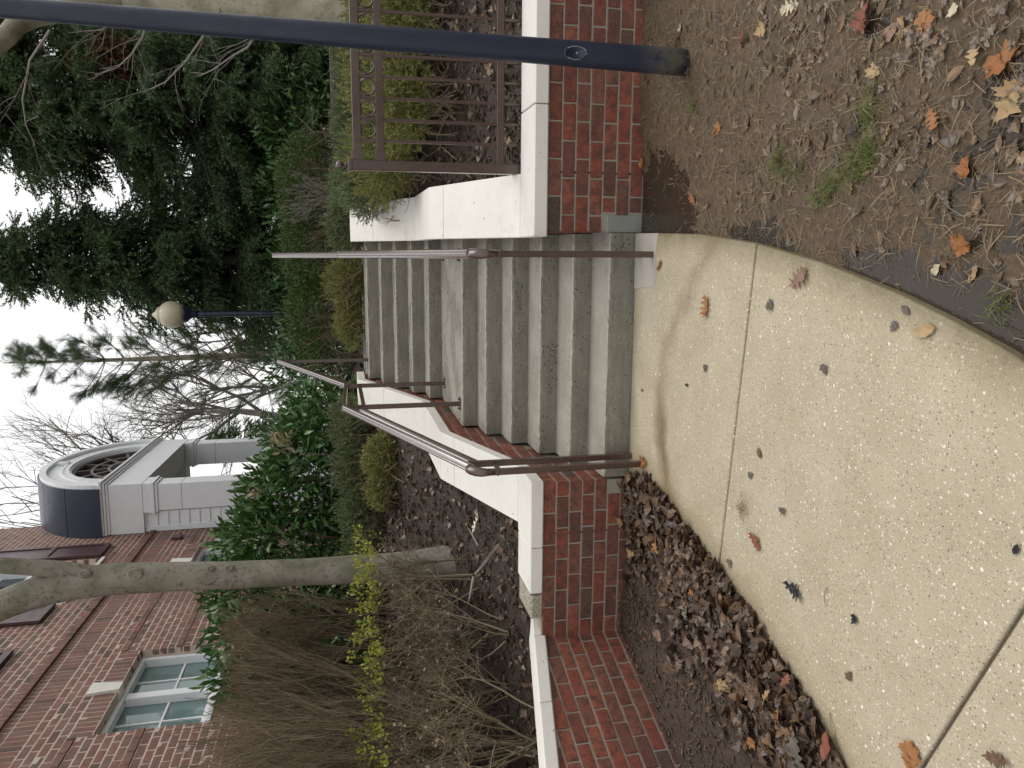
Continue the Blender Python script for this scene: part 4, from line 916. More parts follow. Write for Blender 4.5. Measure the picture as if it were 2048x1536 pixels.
# dried grass tangle and long stalks on the path
gt = MB(); g = np.random.default_rng(8); c = onz(1488, 1012, ZP)
for i in range(46):
    a, r = g.uniform(0, 6.28), g.uniform(.01, .05); p0 = c+np.array((math.cos(a)*r, math.sin(a)*r, .004+g.uniform(0, .012))); b = g.uniform(0, 6.28); L = g.uniform(.02, .06)
    gt.tube([p0, p0+np.array((math.cos(b)*L*.5, math.sin(b)*L*.5, g.uniform(0, .012))), p0+np.array((math.cos(b+.5)*L, math.sin(b+.5)*L, 0))], [.0008, .0008, .0005], 3, False)
tag(gt.build('dried_grass_tangle', M['straw']), 'small tangle of dried grass lying on the path', 'grass')
for x0, y0, x1, y1, lab in ((1655, 1175, 1652, 1215, 'thin bent plant stalk on the path past the black leaf'), (1660, 1425, 1678, 1510, 'long straight stalk lying along the left path edge')):
    a, b = onz(x0, y0, ZP), onz(x1, y1, ZP); md = (a+b)/2+np.array((.012, .0, .012))
    tag(MB().tube([a+(0, 0, .003), md, b+(0, 0, .003)], [.002, .002, .001], 5).build('stalk', M['straw']), lab, 'stalk')
# grass tufts
def tuft(pts, seed, lab):
    g = np.random.default_rng(seed); V = []; F = []
    for x, y, n, r in pts:
        c = onz(x, y, -.05)
        for i in range(n):
            q = c+np.array((g.normal(0, r), g.normal(0, r), 0)); q[2] = h_mud(q[0:1], q[1:2])[0]-.002
            a = g.uniform(0, 6.28); L = g.uniform(.025, .075); d = np.array((math.cos(a), math.sin(a), 0)); s = np.array((-d[1], d[0], 0))*.0013; b = len(V)
            V += [q-s, q+s, q+d*L*.35+(0, 0, L*.45)-s, q+d*L*.35+(0, 0, L*.45)+s, q+d*L*g.uniform(.7, 1.1)+(0, 0, L*g.uniform(.2, .6))]; F += [(b, b+2, b+1), (b+1, b+2, b+3), (b+2, b+4, b+3)]
    o = link('grass', npmesh('grass', V, np.array(F), M['grass'])); tag(o, lab, 'grass', None, 'stuff')
tuft([(1562, 318, 70, .02), (1575, 345, 50, .02), (1605, 345, 25, .02)], 1, 'small green grass clump between the wall puddle and the larger grass patch')
tuft([(1740, 190, 45, .03), (1735, 240, 60, .03), (1740, 300, 90, .03), (1720, 335, 110, .035), (1690, 345, 60, .03), (1660, 375, 70, .025), (1640, 400, 40, .02)], 2, 'sparse patch of green grass growing from the mud')
tuft([(1985, 608, 40, .015), (1995, 630, 25, .02)], 3, 'tiny grass tuft by the near puddle at the path edge'); tuft([(1388, 212, 40, .015)], 4, 'small weed on the mud between the lamp post and the wall')
# ------------------------------------------------------------------ plants: shared shapes
M['laurel'] = m_leaf('laurel_leaf', [(0.045, 0.101, 0.029), (0.064, 0.141, 0.035), (0.09, 0.19, 0.051), (0.052, 0.116, 0.04), (0.12, 0.23, 0.061)], .32, .12, .6)
M['laurel_o'] = m_leaf('laurel_leaf_single', [(0.047, 0.1, 0.03), (0.073, 0.155, 0.041), (0.109, 0.209, 0.055), (0.063, 0.136, 0.036)], .30, .12, .6, rndobj=True)
M['laurel_dead'] = m_leaf('dried_laurel_leaf', [(.40, .35, .20), (.46, .42, .27), (.36, .26, .13)], .6, .15)
M['box'] = m_leaf('boxwood_leaf', [(0.045, 0.083, 0.021), (0.075, 0.128, 0.03), (0.112, 0.165, 0.045), (0.06, 0.09, 0.03)], .5, .2)
M['juniper'] = m_leaf('juniper_needles', [(.11, .145, .07), (.165, .20, .09), (.13, .16, .085), (.20, .225, .095), (.10, .125, .07)], .7, .15)
M['juniper_y'] = m_leaf('juniper_needles_yellowish', [(0.201, 0.212, 0.06), (0.302, 0.302, 0.091), (0.151, 0.171, 0.06), (0.262, 0.241, 0.091)], .7, .15)
M['spruce'] = m_leaf('spruce_needles', [(0.045, 0.085, 0.033), (0.069, 0.119, 0.045), (0.098, 0.152, 0.056), (0.056, 0.1, 0.04), (0.125, 0.181, 0.069)], .6, .18)
M['spruce_dead'] = m_leaf('dead_spruce_needles', [(.20, .10, .045), (.26, .14, .065), (.15, .075, .035)], .8, .1)
M['pine'] = m_leaf('pine_needles', [(.075, .115, .05), (.10, .145, .06), (.06, .095, .045), (.13, .17, .07)], .6, .15)
M['bud'] = m_leaf('new_leaf', [(0.276, 0.31, 0.04), (0.356, 0.38, 0.057), (0.207, 0.253, 0.04)], .5, .3)
M['bare_far'] = m_leaf('bare_branch_bark', [(.15, .13, .115), (.20, .175, .155), (.12, .105, .095)], .9, 0)
def leafblade():
    V = np.array([(0, 0, 0), (.3, .14, .035), (.3, -.14, .035), (.3, 0, 0), (.65, .15, .01), (.65, -.15, .01), (.65, 0, -.03), (1, 0, -.10)], float)
    return V, np.array([(0, 3, 1), (0, 2, 3), (1, 3, 6), (1, 6, 4), (3, 2, 5), (3, 5, 6), (4, 6, 7), (6, 5, 7)])
BLADE = leafblade()
def spray(n, ln, wd, seed, stem=.02, fwd=.9):
    """twiglet of unit length with n needles"""
    g = np.random.default_rng(seed); V = [(0, stem, 0), (0, -stem, 0), (1, 0, 0)]; F = [(0, 1, 2)]
    for i in range(n):
        t = (i+.5)/n*.97; a = g.uniform(0, 6.283); l = ln*g.uniform(.7, 1.2)*(1-.35*t); d = np.array((fwd*g.uniform(.6, 1.3), math.cos(a), math.sin(a))); d /= np.linalg.norm(d); p = np.array((t, 0, 0)); s = np.cross(d, g.normal(0, 1, 3)); s /= np.linalg.norm(s)
        b = len(V); V += [p-s*wd, p+s*wd, p+d*l]; F.append((b, b+1, b+2))
    return np.array(V, float), np.array(F)
SPRUCE = [spray(17, .24, .058, s) for s in range(3)]; JUNI = [spray(9, .38, .05, s, .03, 1.3) for s in range(3)]
TUFT = [spray(16, .95, .016, s, .01, 1.1) for s in range(3)]
def cloud(shapes, pos, fwd, size, seed=0):
    g = np.random.default_rng(seed); Mx = rot_frames(fwd, g.uniform(0, 6.283, len(pos)))*size[:, None, None]; w = g.integers(0, len(shapes), len(pos))
    return cat([inst(V, F, Mx[w == k], pos[w == k]) for k, (V, F) in enumerate(shapes) if (w == k).any()])
def tubes(lines, n=3):
    V = []; F = []; b = 0
    for pts, r in lines:
        v, f = tube(pts, r, n, False); V += v; F += [tuple(i+b for i in q) for q in f]; b += len(v)
    return np.array(V), np.array(F)
def shell(ells, n, g, lo=.72, hi=1.03, zmin=None):
    """points in the outer skin of a heap of ellipsoids, with outward normals"""
    e = np.array(ells, float); w = (e[:, 3]*e[:, 4]+e[:, 4]*e[:, 5]+e[:, 3]*e[:, 5]); k = g.choice(len(e), n*3, p=w/w.sum())
    d = g.normal(0, 1, (n*3, 3)); d /= np.linalg.norm(d, axis=1, keepdims=True); r = lo+(hi-lo)*g.random((n*3, 1))**.6
    P = e[k, :3]+d*e[k, 3:]*r; N = d/e[k, 3:]; N /= np.linalg.norm(N, axis=1, keepdims=True); ok = np.ones(len(P), bool)
    for q in e:
        inside = (((P-q[:3])/q[3:])**2).sum(1) < lo**2*.95; ok &= ~inside
    if zmin is not None: ok &= P[:, 2] > zmin(P[:, 0], P[:, 1])
    return P[ok][:n], N[ok][:n]
def curve(p, d, L, n, g, wob=.15, grav=0.0):
    """a wandering line of n points"""
    out = [np.array(p, float)]; d = np.array(d, float); d /= np.linalg.norm(d)
    for i in range(n-1):
        d = d+g.normal(0, wob, 3)+np.array((0, 0, grav)); d /= np.linalg.norm(d); out.append(out[-1]+d*L/(n-1))
    return out
def branching(p, d, L, r, depth, g, out, kids=(3, 5), spread=.6, wob=.12, grav=0.0, shrink=.62, n=5, tips=None, rs=.6):
    c = curve(p, d, L, n, g, wob, grav); out.append((c, np.linspace(r, r*.45, n)))
    if depth == 0:
        if tips is not None: tips.append((c[-1], c[-1]-c[-2]))
        return
    for k in range(g.integers(kids[0], kids[1]+1)):
        t = g.uniform(.3, 1.0); i = min(int(t*(n-1)), n-2); q = c[i]+(c[i+1]-c[i])*(t*(n-1)-i); dd = (c[i+1]-c[i])/np.linalg.norm(c[i+1]-c[i])+g.normal(0, spread, 3)
        branching(q, dd, L*shrink*g.uniform(.7, 1.15), max(r*rs*(1-.4*t)/.8, .0018), depth-1, g, out, kids, spread, wob, grav, shrink, n, tips, rs)
# ------------------------------------------------------------------ laurel hedge left of the stairs
def laurel(ells, n, size, loc, label, singles=0, seed=0, dead=(), name='laurel_shrub'):
    g = np.random.default_rng(seed); t = thing(name, loc, label, 'shrub'); P, N = shell(ells, n, g, .55, 1.04, lambda x, y: h_bank(x, y)+.03)
    fw = N*.75+g.normal(0, .55, P.shape)+np.array((0, 0, .35)); sz = size*g.uniform(.6, 1.25, len(P)); d = np.linalg.norm(P-CAM, axis=1); view = np.sum(N*(CAM-P), 1)/d
    score = sz/d*(view > -.1); top = set(np.argsort(-score)[:singles].tolist())
    keep = np.array([i not in top for i in range(len(P))])
    nz = np.stack([g.normal(0, .5, len(P)), g.normal(0, .5, len(P)), np.ones(len(P))], 1)+N*.6
    f = fw/np.linalg.norm(fw, axis=1, keepdims=True); y = np.cross(nz, f); y /= np.linalg.norm(y, axis=1, keepdims=True); z = np.cross(f, y); Mx = np.stack([f, y, z], 2)*sz[:, None, None]
    isd = np.zeros(len(P), bool)
    q = P-CAM; dz = q@CF; pxl = np.stack([1024-q@CU/dz*FOC, 768-q@CR/dz*FOC], 1)      # the dried tufts sit in the hedge's near skin
    for c, r in dead:
        near_ = np.linalg.norm(pxl-np.array(c), axis=1) < r
        if near_.any(): isd |= near_ & (dz < dz[near_].min()+.35)
    V, F = inst(BLADE[0], BLADE[1], Mx[keep & ~isd], P[keep & ~isd]); o = link('foliage', npmesh('foliage', V, F, M['laurel'], True), t); o['kind'] = 'stuff'
    if isd.any(): V, F = inst(BLADE[0], BLADE[1], Mx[isd], P[isd]); o = link('dried_leaves', npmesh('dried_leaves', V, F, M['laurel_dead'], True), t); o['kind'] = 'stuff'; o['label'] = 'cluster of dried cream leaves'
    me = npmesh('leaf', BLADE[0], BLADE[1], M['laurel_o'], True)
    for i in top:
        if isd[i]: continue
        o = bpy.data.objects.new('leaf', me); COL.objects.link(o); o.parent = t; o.matrix_parent_inverse = root_mat(t).inverted()
        o.matrix_basis = Matrix([[*Mx[i][r], P[i][r]] for r in range(3)]+[[0, 0, 0, 1]])
    ln = []
    for e in ells:
        for k in range(9): ln.append((curve((e[0]+g.normal(0, .1), e[1]+g.normal(0, .1), float(h_bank(np.array(e[0]), np.array(e[1])))-.05), (g.normal(0, .5), g.normal(0, .5), 1), e[2]+e[5]*.5-float(h_bank(np.array(e[0]), np.array(e[1]))), 6, g, .14), np.linspace(.018, .005, 6)))
    V, F = tubes(ln, 5); link('stems', npmesh('stems', V, F, M['twig'], True), t)['kind'] = 'stuff'
    return t
laurel([(-1.05, 4.75, 1.95, .55, .50, .60), (-1.55, 4.85, 2.15, .60, .55, .75), (-2.05, 4.65, 2.25, .60, .60, .90), (-.62, 5.05, 1.80, .40, .45, .55), (-2.45, 4.35, 2.3, .50, .60, .95)], 11000, .13, (-1.6, 4.7, 1.5),
       'big glossy laurel hedge between the grey tree trunk and the porch', 290, 1, dead=[((535, 862), 20), ((575, 885), 24), ((515, 985), 17)], name='laurel_hedge')
laurel([(-2.60, 3.6, 2.25, .36, .55, .85), (-2.62, 2.8, 2.15, .28, .55, .82)], 3000, .135, (-2.6, 3.1, 1.2), 'leafy laurel under the large white window of the brick house', 150, 2)
laurel([(.2, 8.4, 2.0, .8, .5, .62), (1.2, 8.3, 2.05, .8, .5, .66), (2.2, 8.2, 2.1, .8, .5, .70), (3.2, 8.0, 2.1, .8, .5, .70), (-.7, 8.6, 1.9, .7, .5, .6)], 5200, .13, (1.2, 8.3, 1.3), 'dark laurels beyond the clipped box hedge', 0, 3, name='laurel_hedge')
laurel([(-2.9, 12.6, 2.4, 1.0, .9, 1.2), (-1.3, 13.0, 2.2, 1.0, .9, 1.1)], 2600, .15, (-2, 12.8, 1.3), 'dark evergreen shrub seen through the opening of the porch', 0, 4)
# ------------------------------------------------------------------ clipped box hedge at the head of the stairs
def boxhedge(ells, loc, label, seed):
    g = np.random.default_rng(seed); t = thing('box_hedge', loc, label, 'hedge'); P, N = shell(ells, 15000, g, .6, 1.02, lambda x, y: 1.85+.25*vnoise(x, y, 3, 2))
    V, F = inst(BLADE[0]*np.array((1, 1.7, 1)), BLADE[1], rot_frames(N+g.normal(0, .6, P.shape)+(0, 0, .5), g.uniform(0, 6.28, len(P)))*g.uniform(.022, .05, len(P))[:, None, None], P); o = link('foliage', npmesh('foliage', V, F, M['box']), t); o['kind'] = 'stuff'
    ln = []
    for e in ells:
        for k in range(34):
            p = (e[0]+g.uniform(-1, 1)*e[3]*.8, e[1]+g.uniform(-1, 1)*e[4]*.6, 1.25); branching(p, (g.normal(0, .3), g.normal(0, .3), 1), .75, .012, 1, g, ln, (3, 5), .5)
    V, F = tubes(ln, 3); link('stems', npmesh('stems', V, F, M['twig']), t)['kind'] = 'stuff'
boxhedge([(.45, 6.75, 1.98, .75, .45, .42), (1.35, 6.7, 2.0, .75, .45, .43), (2.2, 6.6, 2.02, .7, .45, .43)], (1.3, 6.7, 1.3), 'clipped box hedge with bare dark stems below, behind the head of the stairs', 5)
# ------------------------------------------------------------------ junipers
def juniper(ells, n, loc, label, m, seed, stems=26):
    g = np.random.default_rng(seed); t = thing('juniper', loc, label, 'shrub', None); P, N = shell(ells, n, g, .35, 1.05, lambda x, y: h_bank(x, y)+.0)
    P = P+.13*np.stack([vnoise(P[:, 0]*1+P[:, 2], P[:, 1], 9, q) for q in (1, 2, 3)], 1)
    V, F = cloud(JUNI, P, N*.8+g.normal(0, .45, P.shape)+(0, 0, .45), g.uniform(.045, .12, len(P)), seed); o = link('foliage', npmesh('foliage', V, F, m), t); o['kind'] = 'stuff'
    ln = []
    for e in ells:
        for k in range(stems):
            x, y = e[0]+g.normal(0, .45)*e[3], e[1]+g.normal(0, .45)*e[4]-.1; branching((x, y, float(h_bank(np.array(x), np.array(y)))), (g.normal(0, .7), g.normal(0, .6)-.2, .8), e[5]*1.1, .008, 1, g, ln, (2, 4), .55)
    V, F = tubes(ln, 3); link('stems', npmesh('stems', V, F, M['twig']), t)['kind'] = 'stuff'
juniper([(2.15, 2.35, 1.28, .40, .34, .24), (2.75, 2.3, 1.28, .42, .36, .26), (3.4, 2.2, 1.27, .45, .36, .27), (2.5, 1.75, 1.15, .38, .26, .20), (3.1, 1.7, 1.15, .4, .26, .20)], 9000, (2.6, 2.0, .8), 'yellow-green juniper seen through the pickets of the brown fence', M['juniper_y'], 11, 34)
juniper([(2.0, 3.1, 1.40, .32, .36, .19), (2.5, 3.3, 1.43, .45, .4, .19), (3.2, 3.2, 1.42, .5, .4, .19)], 7000, (2.5, 3.2, 1.2), 'green juniper on the bank above the yellow-green one', M['juniper'], 12)
juniper([(2.02, 4.15, 1.48, .20, .4, .19), (1.7, 4.9, 1.52, .35, .4, .22)], 4500, (1.9, 4.5, 1.4), 'green juniper beside the top of the right sloping cap stones', M['juniper'], 13)
juniper([(.95, 5.35, 1.55, .30, .3, .24), (.45, 5.4, 1.50, .25, .3, .18)], 3000, (.8, 5.3, 1.4), 'low olive juniper at the very head of the stairs', M['juniper_y'], 14)
juniper([(-.55, 4.15, 1.55, .28, .3, .22), (-1.0, 4.0, 1.50, .36, .3, .25), (-1.5, 3.9, 1.48, .36, .32, .24), (-2.0, 3.75, 1.46, .36, .32, .24)], 8000, (-1.2, 4.0, 1.4), 'low green juniper along the foot of the big laurel hedge', M['juniper'], 15)
juniper([(-.72, 3.35, 1.26, .22, .26, .16), (-.98, 3.45, 1.28, .2, .26, .13)], 2600, (-.8, 3.4, 1.2), 'small yellow-green juniper beside the left sloping cap stones', M['juniper_y'], 16)
# ------------------------------------------------------------------ bare twiggy shrubs on the left bank
def twiggy(bases, h, r, depth, label, seed, mat, name='bare_shrub', zcap=None, kids=(4, 6), buds=None, spread=.35, loc=None, lean=.25):
    g = np.random.default_rng(seed); t = thing(name, loc or bases[0], label, 'shrub'); ln = []; tips = []
    for x, y, n in bases:
        z = float(h_bank(np.array(x), np.array(y)))
        for k in range(n): branching((x+g.normal(0, .06), y+g.normal(0, .06), z-.02), (g.normal(0, lean), g.normal(0, lean), 1), h*g.uniform(.55, .75), r*g.uniform(.7, 1.2), depth, g, ln, kids, spread, .10, .05 if zcap is None or zcap < 2 else .13, .55, 5, tips)
    if zcap is not None:
        l2 = []
        for c, rr in ln:
            c = np.array(c); k = c[:, 2] < zcap+.03*g.normal()
            if k.sum() >= 2: l2.append((c[k], np.asarray(rr)[k]))
        ln = l2
    V, F = tubes(ln, 3); link('branches', npmesh('branches', V, F, mat), t)
    return t, ln, tips
tw1 = [(x, y, n) for x, y, n in ((-2.05, .45, 9), (-2.15, .95, 10), (-2.1, 1.45, 9), (-2.25, 1.9, 9), (-2.05, 2.3, 8), (-2.4, .1, 8), (-2.3, 2.7, 7), (-2.5, -.4, 8))]
twiggy(tw1, 2.0, .011, 3, 'tall bare brown twig hedge in front of the brick house', 21, M['twig'], 'bare_hedge', zcap=2.74, kids=(5, 6), spread=.24, loc=(-2.2, 1.2, .8), lean=.11)
t, ln, tips = twiggy([(-1.15, 1.35, 5), (-1.35, .75, 6), (-1.75, .65, 6), (-1.55, 1.1, 6), (-1.95, .3, 7), (-1.75, .05, 6), (-2.2, -.3, 7), (-2.1, -.8, 6), (-1.95, .85, 5)], 1.12, .010, 3, 'low tangled shrub with a flat top of yellow-green new leaves behind the left wall', 22, M['twig'], 'budding_shrub', zcap=1.66, kids=(3, 5), spread=.55, loc=(-1.6, .6, .6), lean=.45)
g = np.random.default_rng(23); ends = np.array([c[-1] for c, r in ln]); e = ends[ends[:, 2] > 1.44]; e = e[g.random(len(e)) < .85]
P = np.repeat(e, 6, 0)+g.normal(0, .014, (len(e)*6, 3)); V, F = inst(BLADE[0]*np.array((1, 1.9, 1)), BLADE[1], rot_frames(g.normal(0, .6, P.shape)+(0, 0, .7), g.uniform(0, 6.28, len(P)))*g.uniform(.017, .034, len(P))[:, None, None], P+(0, 0, .005))
o = link('new_leaves', npmesh('new_leaves', V, F, M['bud']), t); o['kind'] = 'stuff'; o['label'] = 'yellow-green leaf tips'
e = ends[(ends[:, 2] > .85)]; e = e[g.random(len(e)) < .18]; P = np.repeat(e, 2, 0)+g.normal(0, .012, (len(e)*2, 3)); V, F = inst(BLADE[0]*np.array((1, 2, 1)), BLADE[1], rot_frames(g.normal(0, 1, P.shape), g.uniform(0, 6.28, len(P)))*g.uniform(.015, .032, len(P))[:, None, None], P)
o = link('dull_leaves', npmesh('dull_leaves', V, F, M['straw']), t); o['kind'] = 'stuff'
twiggy([(1.95, 5.3, 6)], 1.1, .008, 3, 'leafless pale shrub behind the ball-topped fence post', 24, M['twig_grey'], zcap=2.35, kids=(3, 4), spread=.4, loc=(1.95, 5.3, 1.4))
# branches lying on the left bank
for k, (pl, r, lab) in enumerate([([(838, 985), (815, 1010), (800, 1035), (815, 1050), (850, 1062)], .013, 'pale grey crooked branch lying on the mulch above the left wall'), ([(1000, 1090), (960, 1150), (935, 1230), (925, 1300)], .010, 'long thin dead branch lying under the budding shrub'), ([(905, 1000), (935, 1040), (960, 1090)], .007, 'short dead twig lying behind the left corner cap stone')]):
    pts = [onbank(*q)+np.array((0, 0, .012+.02*(i % 2))) for i, q in enumerate(pl)]
    tag(MB().tube(pts, np.linspace(r, r*.6, len(pts)), 7).build('fallen_branch', M['twig_grey'], None, True), lab, 'branch')
# ------------------------------------------------------------------ trees
def lumpy(pts, rad, n, seed, amp=.035):
    """trunk with uneven girth"""
    P, T = frames(pts); m = 6; Q = []; rr = []
    for i in range(len(P)-1):
        for k in range(m): Q.append(P[i]+(P[i+1]-P[i])*k/m); rr.append(rad[i]+(rad[i+1]-rad[i])*k/m)
    Q.append(P[-1]); rr.append(rad[-1]); Q = np.array(Q); K = np.ones(5)/5
    for q in range(3): Q[2:-2, q] = np.convolve(Q[:, q], K, 'valid')
    V, F = tube(Q, rr, n); V = np.array(V); a = np.arctan2(V[:, 1]-Q[np.minimum(np.arange(len(V))//n, len(Q)-1), 1], V[:, 0]-Q[np.minimum(np.arange(len(V))//n, len(Q)-1), 0])
    c = Q[np.minimum(np.arange(len(V))//n, len(Q)-1)]; s = 1+amp*2*(vnoise(np.cos(a)*1.5+seed, V[:, 2]*2.2+np.sin(a)*1.5, 1, seed)+.5*vnoise(np.cos(a)*3, V[:, 2]*6+np.sin(a)*3, 1, seed+1))
    return c+(V-c)*s[:, None], F
def scar(c, out, up, w, h, parent, m):
    """ring-shaped bark scar where a branch was cut"""
    out = np.array(out, float); out /= np.linalg.norm(out); up = np.array(up, float); sd = np.cross(up, out); k = 18; V = []
    for r, d in ((1.25, -.02), (1.05, .010), (.85, .014), (.62, .002), (.0, .006)): V += [np.array(c)+sd*w*r*math.cos(2*math.pi*j/k)+up*h*r*math.sin(2*math.pi*j/k)+out*(d-.25*(w*r*math.cos(2*math.pi*j/k))**2/.12) for j in range(k)]
    MB().add(V, [(i*k+j, i*k+(j+1) % k, (i+1)*k+(j+1) % k, (i+1)*k+j) for i in range(4) for j in range(k)]).build('branch_scar', m, parent, True)
tr = thing('maple_tree', (-1.286, 1.9, .85), 'bare tree with a smooth grey forking trunk on the left bank', 'tree')
tp = [(-1.29, 1.9, .70), (-1.288, 1.9, .92), (-1.28, 1.9, 1.25), (-1.256, 1.9, 2.05), (-1.215, 1.9, 2.85), (-1.185, 1.9, 3.4), (-1.20, 1.9, 3.85), (-1.32, 1.9, 4.25), (-1.55, 1.9, 4.75), (-1.95, 1.9, 5.6), (-2.5, 1.8, 6.8)]
MB().add(*lumpy(tp, [.185, .15, .128, .108, .112, .122, .126, .115, .105, .085, .05], 20, 3)).build('trunk', M['bark'], tr, True)
MB().add(*lumpy([(-1.15, 1.9, 3.5), (-1.06, 1.88, 3.85), (-.99, 1.86, 4.2), (-.88, 1.8, 4.8), (-.7, 1.7, 5.8), (-.5, 1.6, 7.0)], [.06, .066, .062, .055, .045, .03], 14, 5)).build('limb', M['bark'], tr, True)
for z, dx, w, h in ((3.27, .03, .042, .055), (2.75, -.02, .045, .07), (2.58, .06, .02, .03), (2.72, .06, .02, .024), (3.62, .07, .025, .04)):
    c0 = np.array((np.interp(z, [.9, 2.05, 2.85, 3.4, 3.85], [-1.288, -1.256, -1.215, -1.185, -1.2])+dx, 1.9, z)); o_ = np.array((CAM[0]-c0[0], CAM[1]-1.9, 0)); o_ /= np.linalg.norm(o_); scar(c0+o_*.104, o_, (0, 0, 1), w, h, tr, M['bark'])
g = np.random.default_rng(31); ln = []
for p, d in (((-1.95, 1.9, 5.6), (-.4, .3, 1)), ((-2.4, 1.8, 6.6), (-.3, -.2, 1)), ((-.7, 1.7, 5.8), (.4, .2, 1)), ((-.55, 1.6, 6.8), (.1, -.3, 1))): branching(p, d, 1.8, .03, 3, g, ln, (3, 4), .5)
V, F = tubes(ln, 5); link('branches', npmesh('branches', V, F, M['bark'], True), tr)
t2 = thing('shade_tree', (3.36, 2.25, .9), 'thick pale-barked trunk behind the fence and the near lamp post', 'tree')
_k = 6.54/(CF[1]); tb, tt = CAM+ray(800, 44)*6.45, CAM+ray(350, 14)*6.45; tb = np.array(tb); tt = np.array(tt); _d = (tt-tb)/(tt[2]-tb[2])
MB().add(*lumpy([tb+_d*(z-tb[2]) for z in (.75, 1.1, 2.0, 3.0, 4.0, 5.2, 7.0)], [.20, .145, .128, .128, .14, .12, .08], 24, 7)).build('trunk', M['bark_pale'], t2, True)
q0, q1 = CAM+ray(48, 30)*5.9, CAM+ray(-5, 95)*5.7; MB().add(*lumpy([tb+_d*(3.3-tb[2]), q0, q1, q1+(q1-q0)*1.2+np.array((0, 0, .3)), q1+(q1-q0)*3+np.array((0, 0, 1))], [.09, .075, .065, .055, .04], 14, 8)).build('limb', M['bark_pale'], t2, True)
ln = []; g = np.random.default_rng(33)
for pl in ([(440, 20), (405, 75), (370, 125), (330, 165), (290, 183)], [(520, 60), (495, 95), (465, 112), (425, 140), (398, 152)], [(300, 30), (285, 75), (262, 110), (235, 135), (190, 150)], [(100, 60), (60, 120), (45, 200), (52, 250), (70, 290)], [(250, 20), (205, 60), (170, 62)]):
    c = [CAM+ray(*q)*(6.3+.1*i) for i, q in enumerate(pl)]; ln.append((c, np.linspace(.012, .004, len(c))))
    for k in range(7): i = g.integers(0, len(c)-1); branching(c[i]+(c[i+1]-c[i])*g.random(), (c[i+1]-c[i])+g.normal(0, .12, 3), g.uniform(.2, .5), .004, 1, g, ln, (1, 3), .5, .12, -.03)
V, F = tubes(ln, 5); link('branches', npmesh('branches', V, F, M['twig_grey'], True), t2)
def conifer(base, H, Rb, label, seed, dens=1.0, zlow=.15, dead=None, tip=0.0, name='spruce_tree'):
    g = np.random.default_rng(seed); t = thing(name, base, label, 'tree'); b = np.array(base, float)
    MB().tube([b+(0, 0, H*q) for q in np.linspace(0, 1, 9)], np.linspace(.035*H/2+.02, .012, 9), 10).build('trunk', M['bark_dark'], t, True)
    ln = []; P = []; D = []; S = []; h = zlow*H
    while h < H*.985:
        q = 1-h/H; L0 = Rb*(.06+q**.8); k = 6 if q > .12 else 4
        for i in range(k):
            a = g.uniform(0, 6.283); L = L0*g.uniform(.65, 1.18); d = np.array((math.cos(a), math.sin(a), 0)); sd = np.array((-d[1], d[0], 0)); rise = .25-.55*q
            pt = lambda s: b+np.array((0, 0, h+g.normal(0, .0)))+d*L*s+np.array((0, 0, L*(rise*s-.42*s*s+.30*s**3)))
            ss = np.linspace(0, 1, 6); ln.append(([pt(s) for s in ss], np.linspace(.014+.008*L, .003, 6)))
            n = max(4, int(L*11*dens))
            for s in np.linspace(.18, 1, n):
                p = pt(s); tan = d*(1)+np.array((0, 0, rise-.84*s+.9*s*s)); bl = (.16+.34*(1-s))*min(1.0, .35+L*.55)
                for sg in (-1, 1):
                    dd = tan*.75+sd*sg*g.uniform(.55, 1.0)+np.array((0, 0, -g.uniform(.05, .55))); dd /= np.linalg.norm(dd); m = max(2, int(bl/.075))
                    for w in range(m):
                        f = (w+.3)/m; qd = dd+np.array((0, 0, -.35*f)); P.append(p+qd*bl*f+g.normal(0, .012, 3)); D.append(qd+g.normal(0, .42, 3)+np.array((0, 0, -.15))); S.append(g.uniform(.16, .29))
                if s > .97: P.append(p); D.append(tan); S.append(.22)
        h += .125/dens*(.6+.6*q)
    P, D, S = np.array(P), np.array(D), np.array(S); isd = np.zeros(len(P), bool)
    if dead is not None:
        for c, r in dead: isd |= np.linalg.norm(P-np.array(c), axis=1) < r
        isd &= g.random(len(P)) < .85
    V, F = cloud(SPRUCE, P[~isd], D[~isd], S[~isd], seed); o = link('crown', npmesh('crown', V, F, M['spruce']), t); o['kind'] = 'stuff'
    if isd.any(): V, F = cloud(SPRUCE, P[isd], D[isd], S[isd], seed); o = link('dead_foliage', npmesh('dead_foliage', V, F, M['spruce_dead']), t); o['kind'] = 'stuff'; o['label'] = 'rusty brown dead needles'
    V, F = tubes(ln, 4); link('branches', npmesh('branches', V, F, M['bark_dark']), t)
    return len(P)
def at(x, y, D): d = ray(x, y); return CAM+d*D
pb = at(560, 215, 12.5); conifer((pb[0], pb[1], 1.25), 9.6, 2.1, 'large dark spruce with a rusty dead patch behind the far fence', 41, 1.0, .10, dead=[(at(210, 120, 11.4), .38), (at(165, 150, 11.6), .28)])
pb = at(560, 520, 13.5); conifer((pb[0], pb[1], 1.25), 6.75, 1.75, 'smaller dark spruce beside the far lamp post with its tip in the sky', 42, 1.0, .08)
pb = at(560, 60, 16.5); conifer((pb[0], pb[1], 1.25), 11.5, 2.6, 'background spruce standing right of the one with the rusty patch', 43, .75, .06)
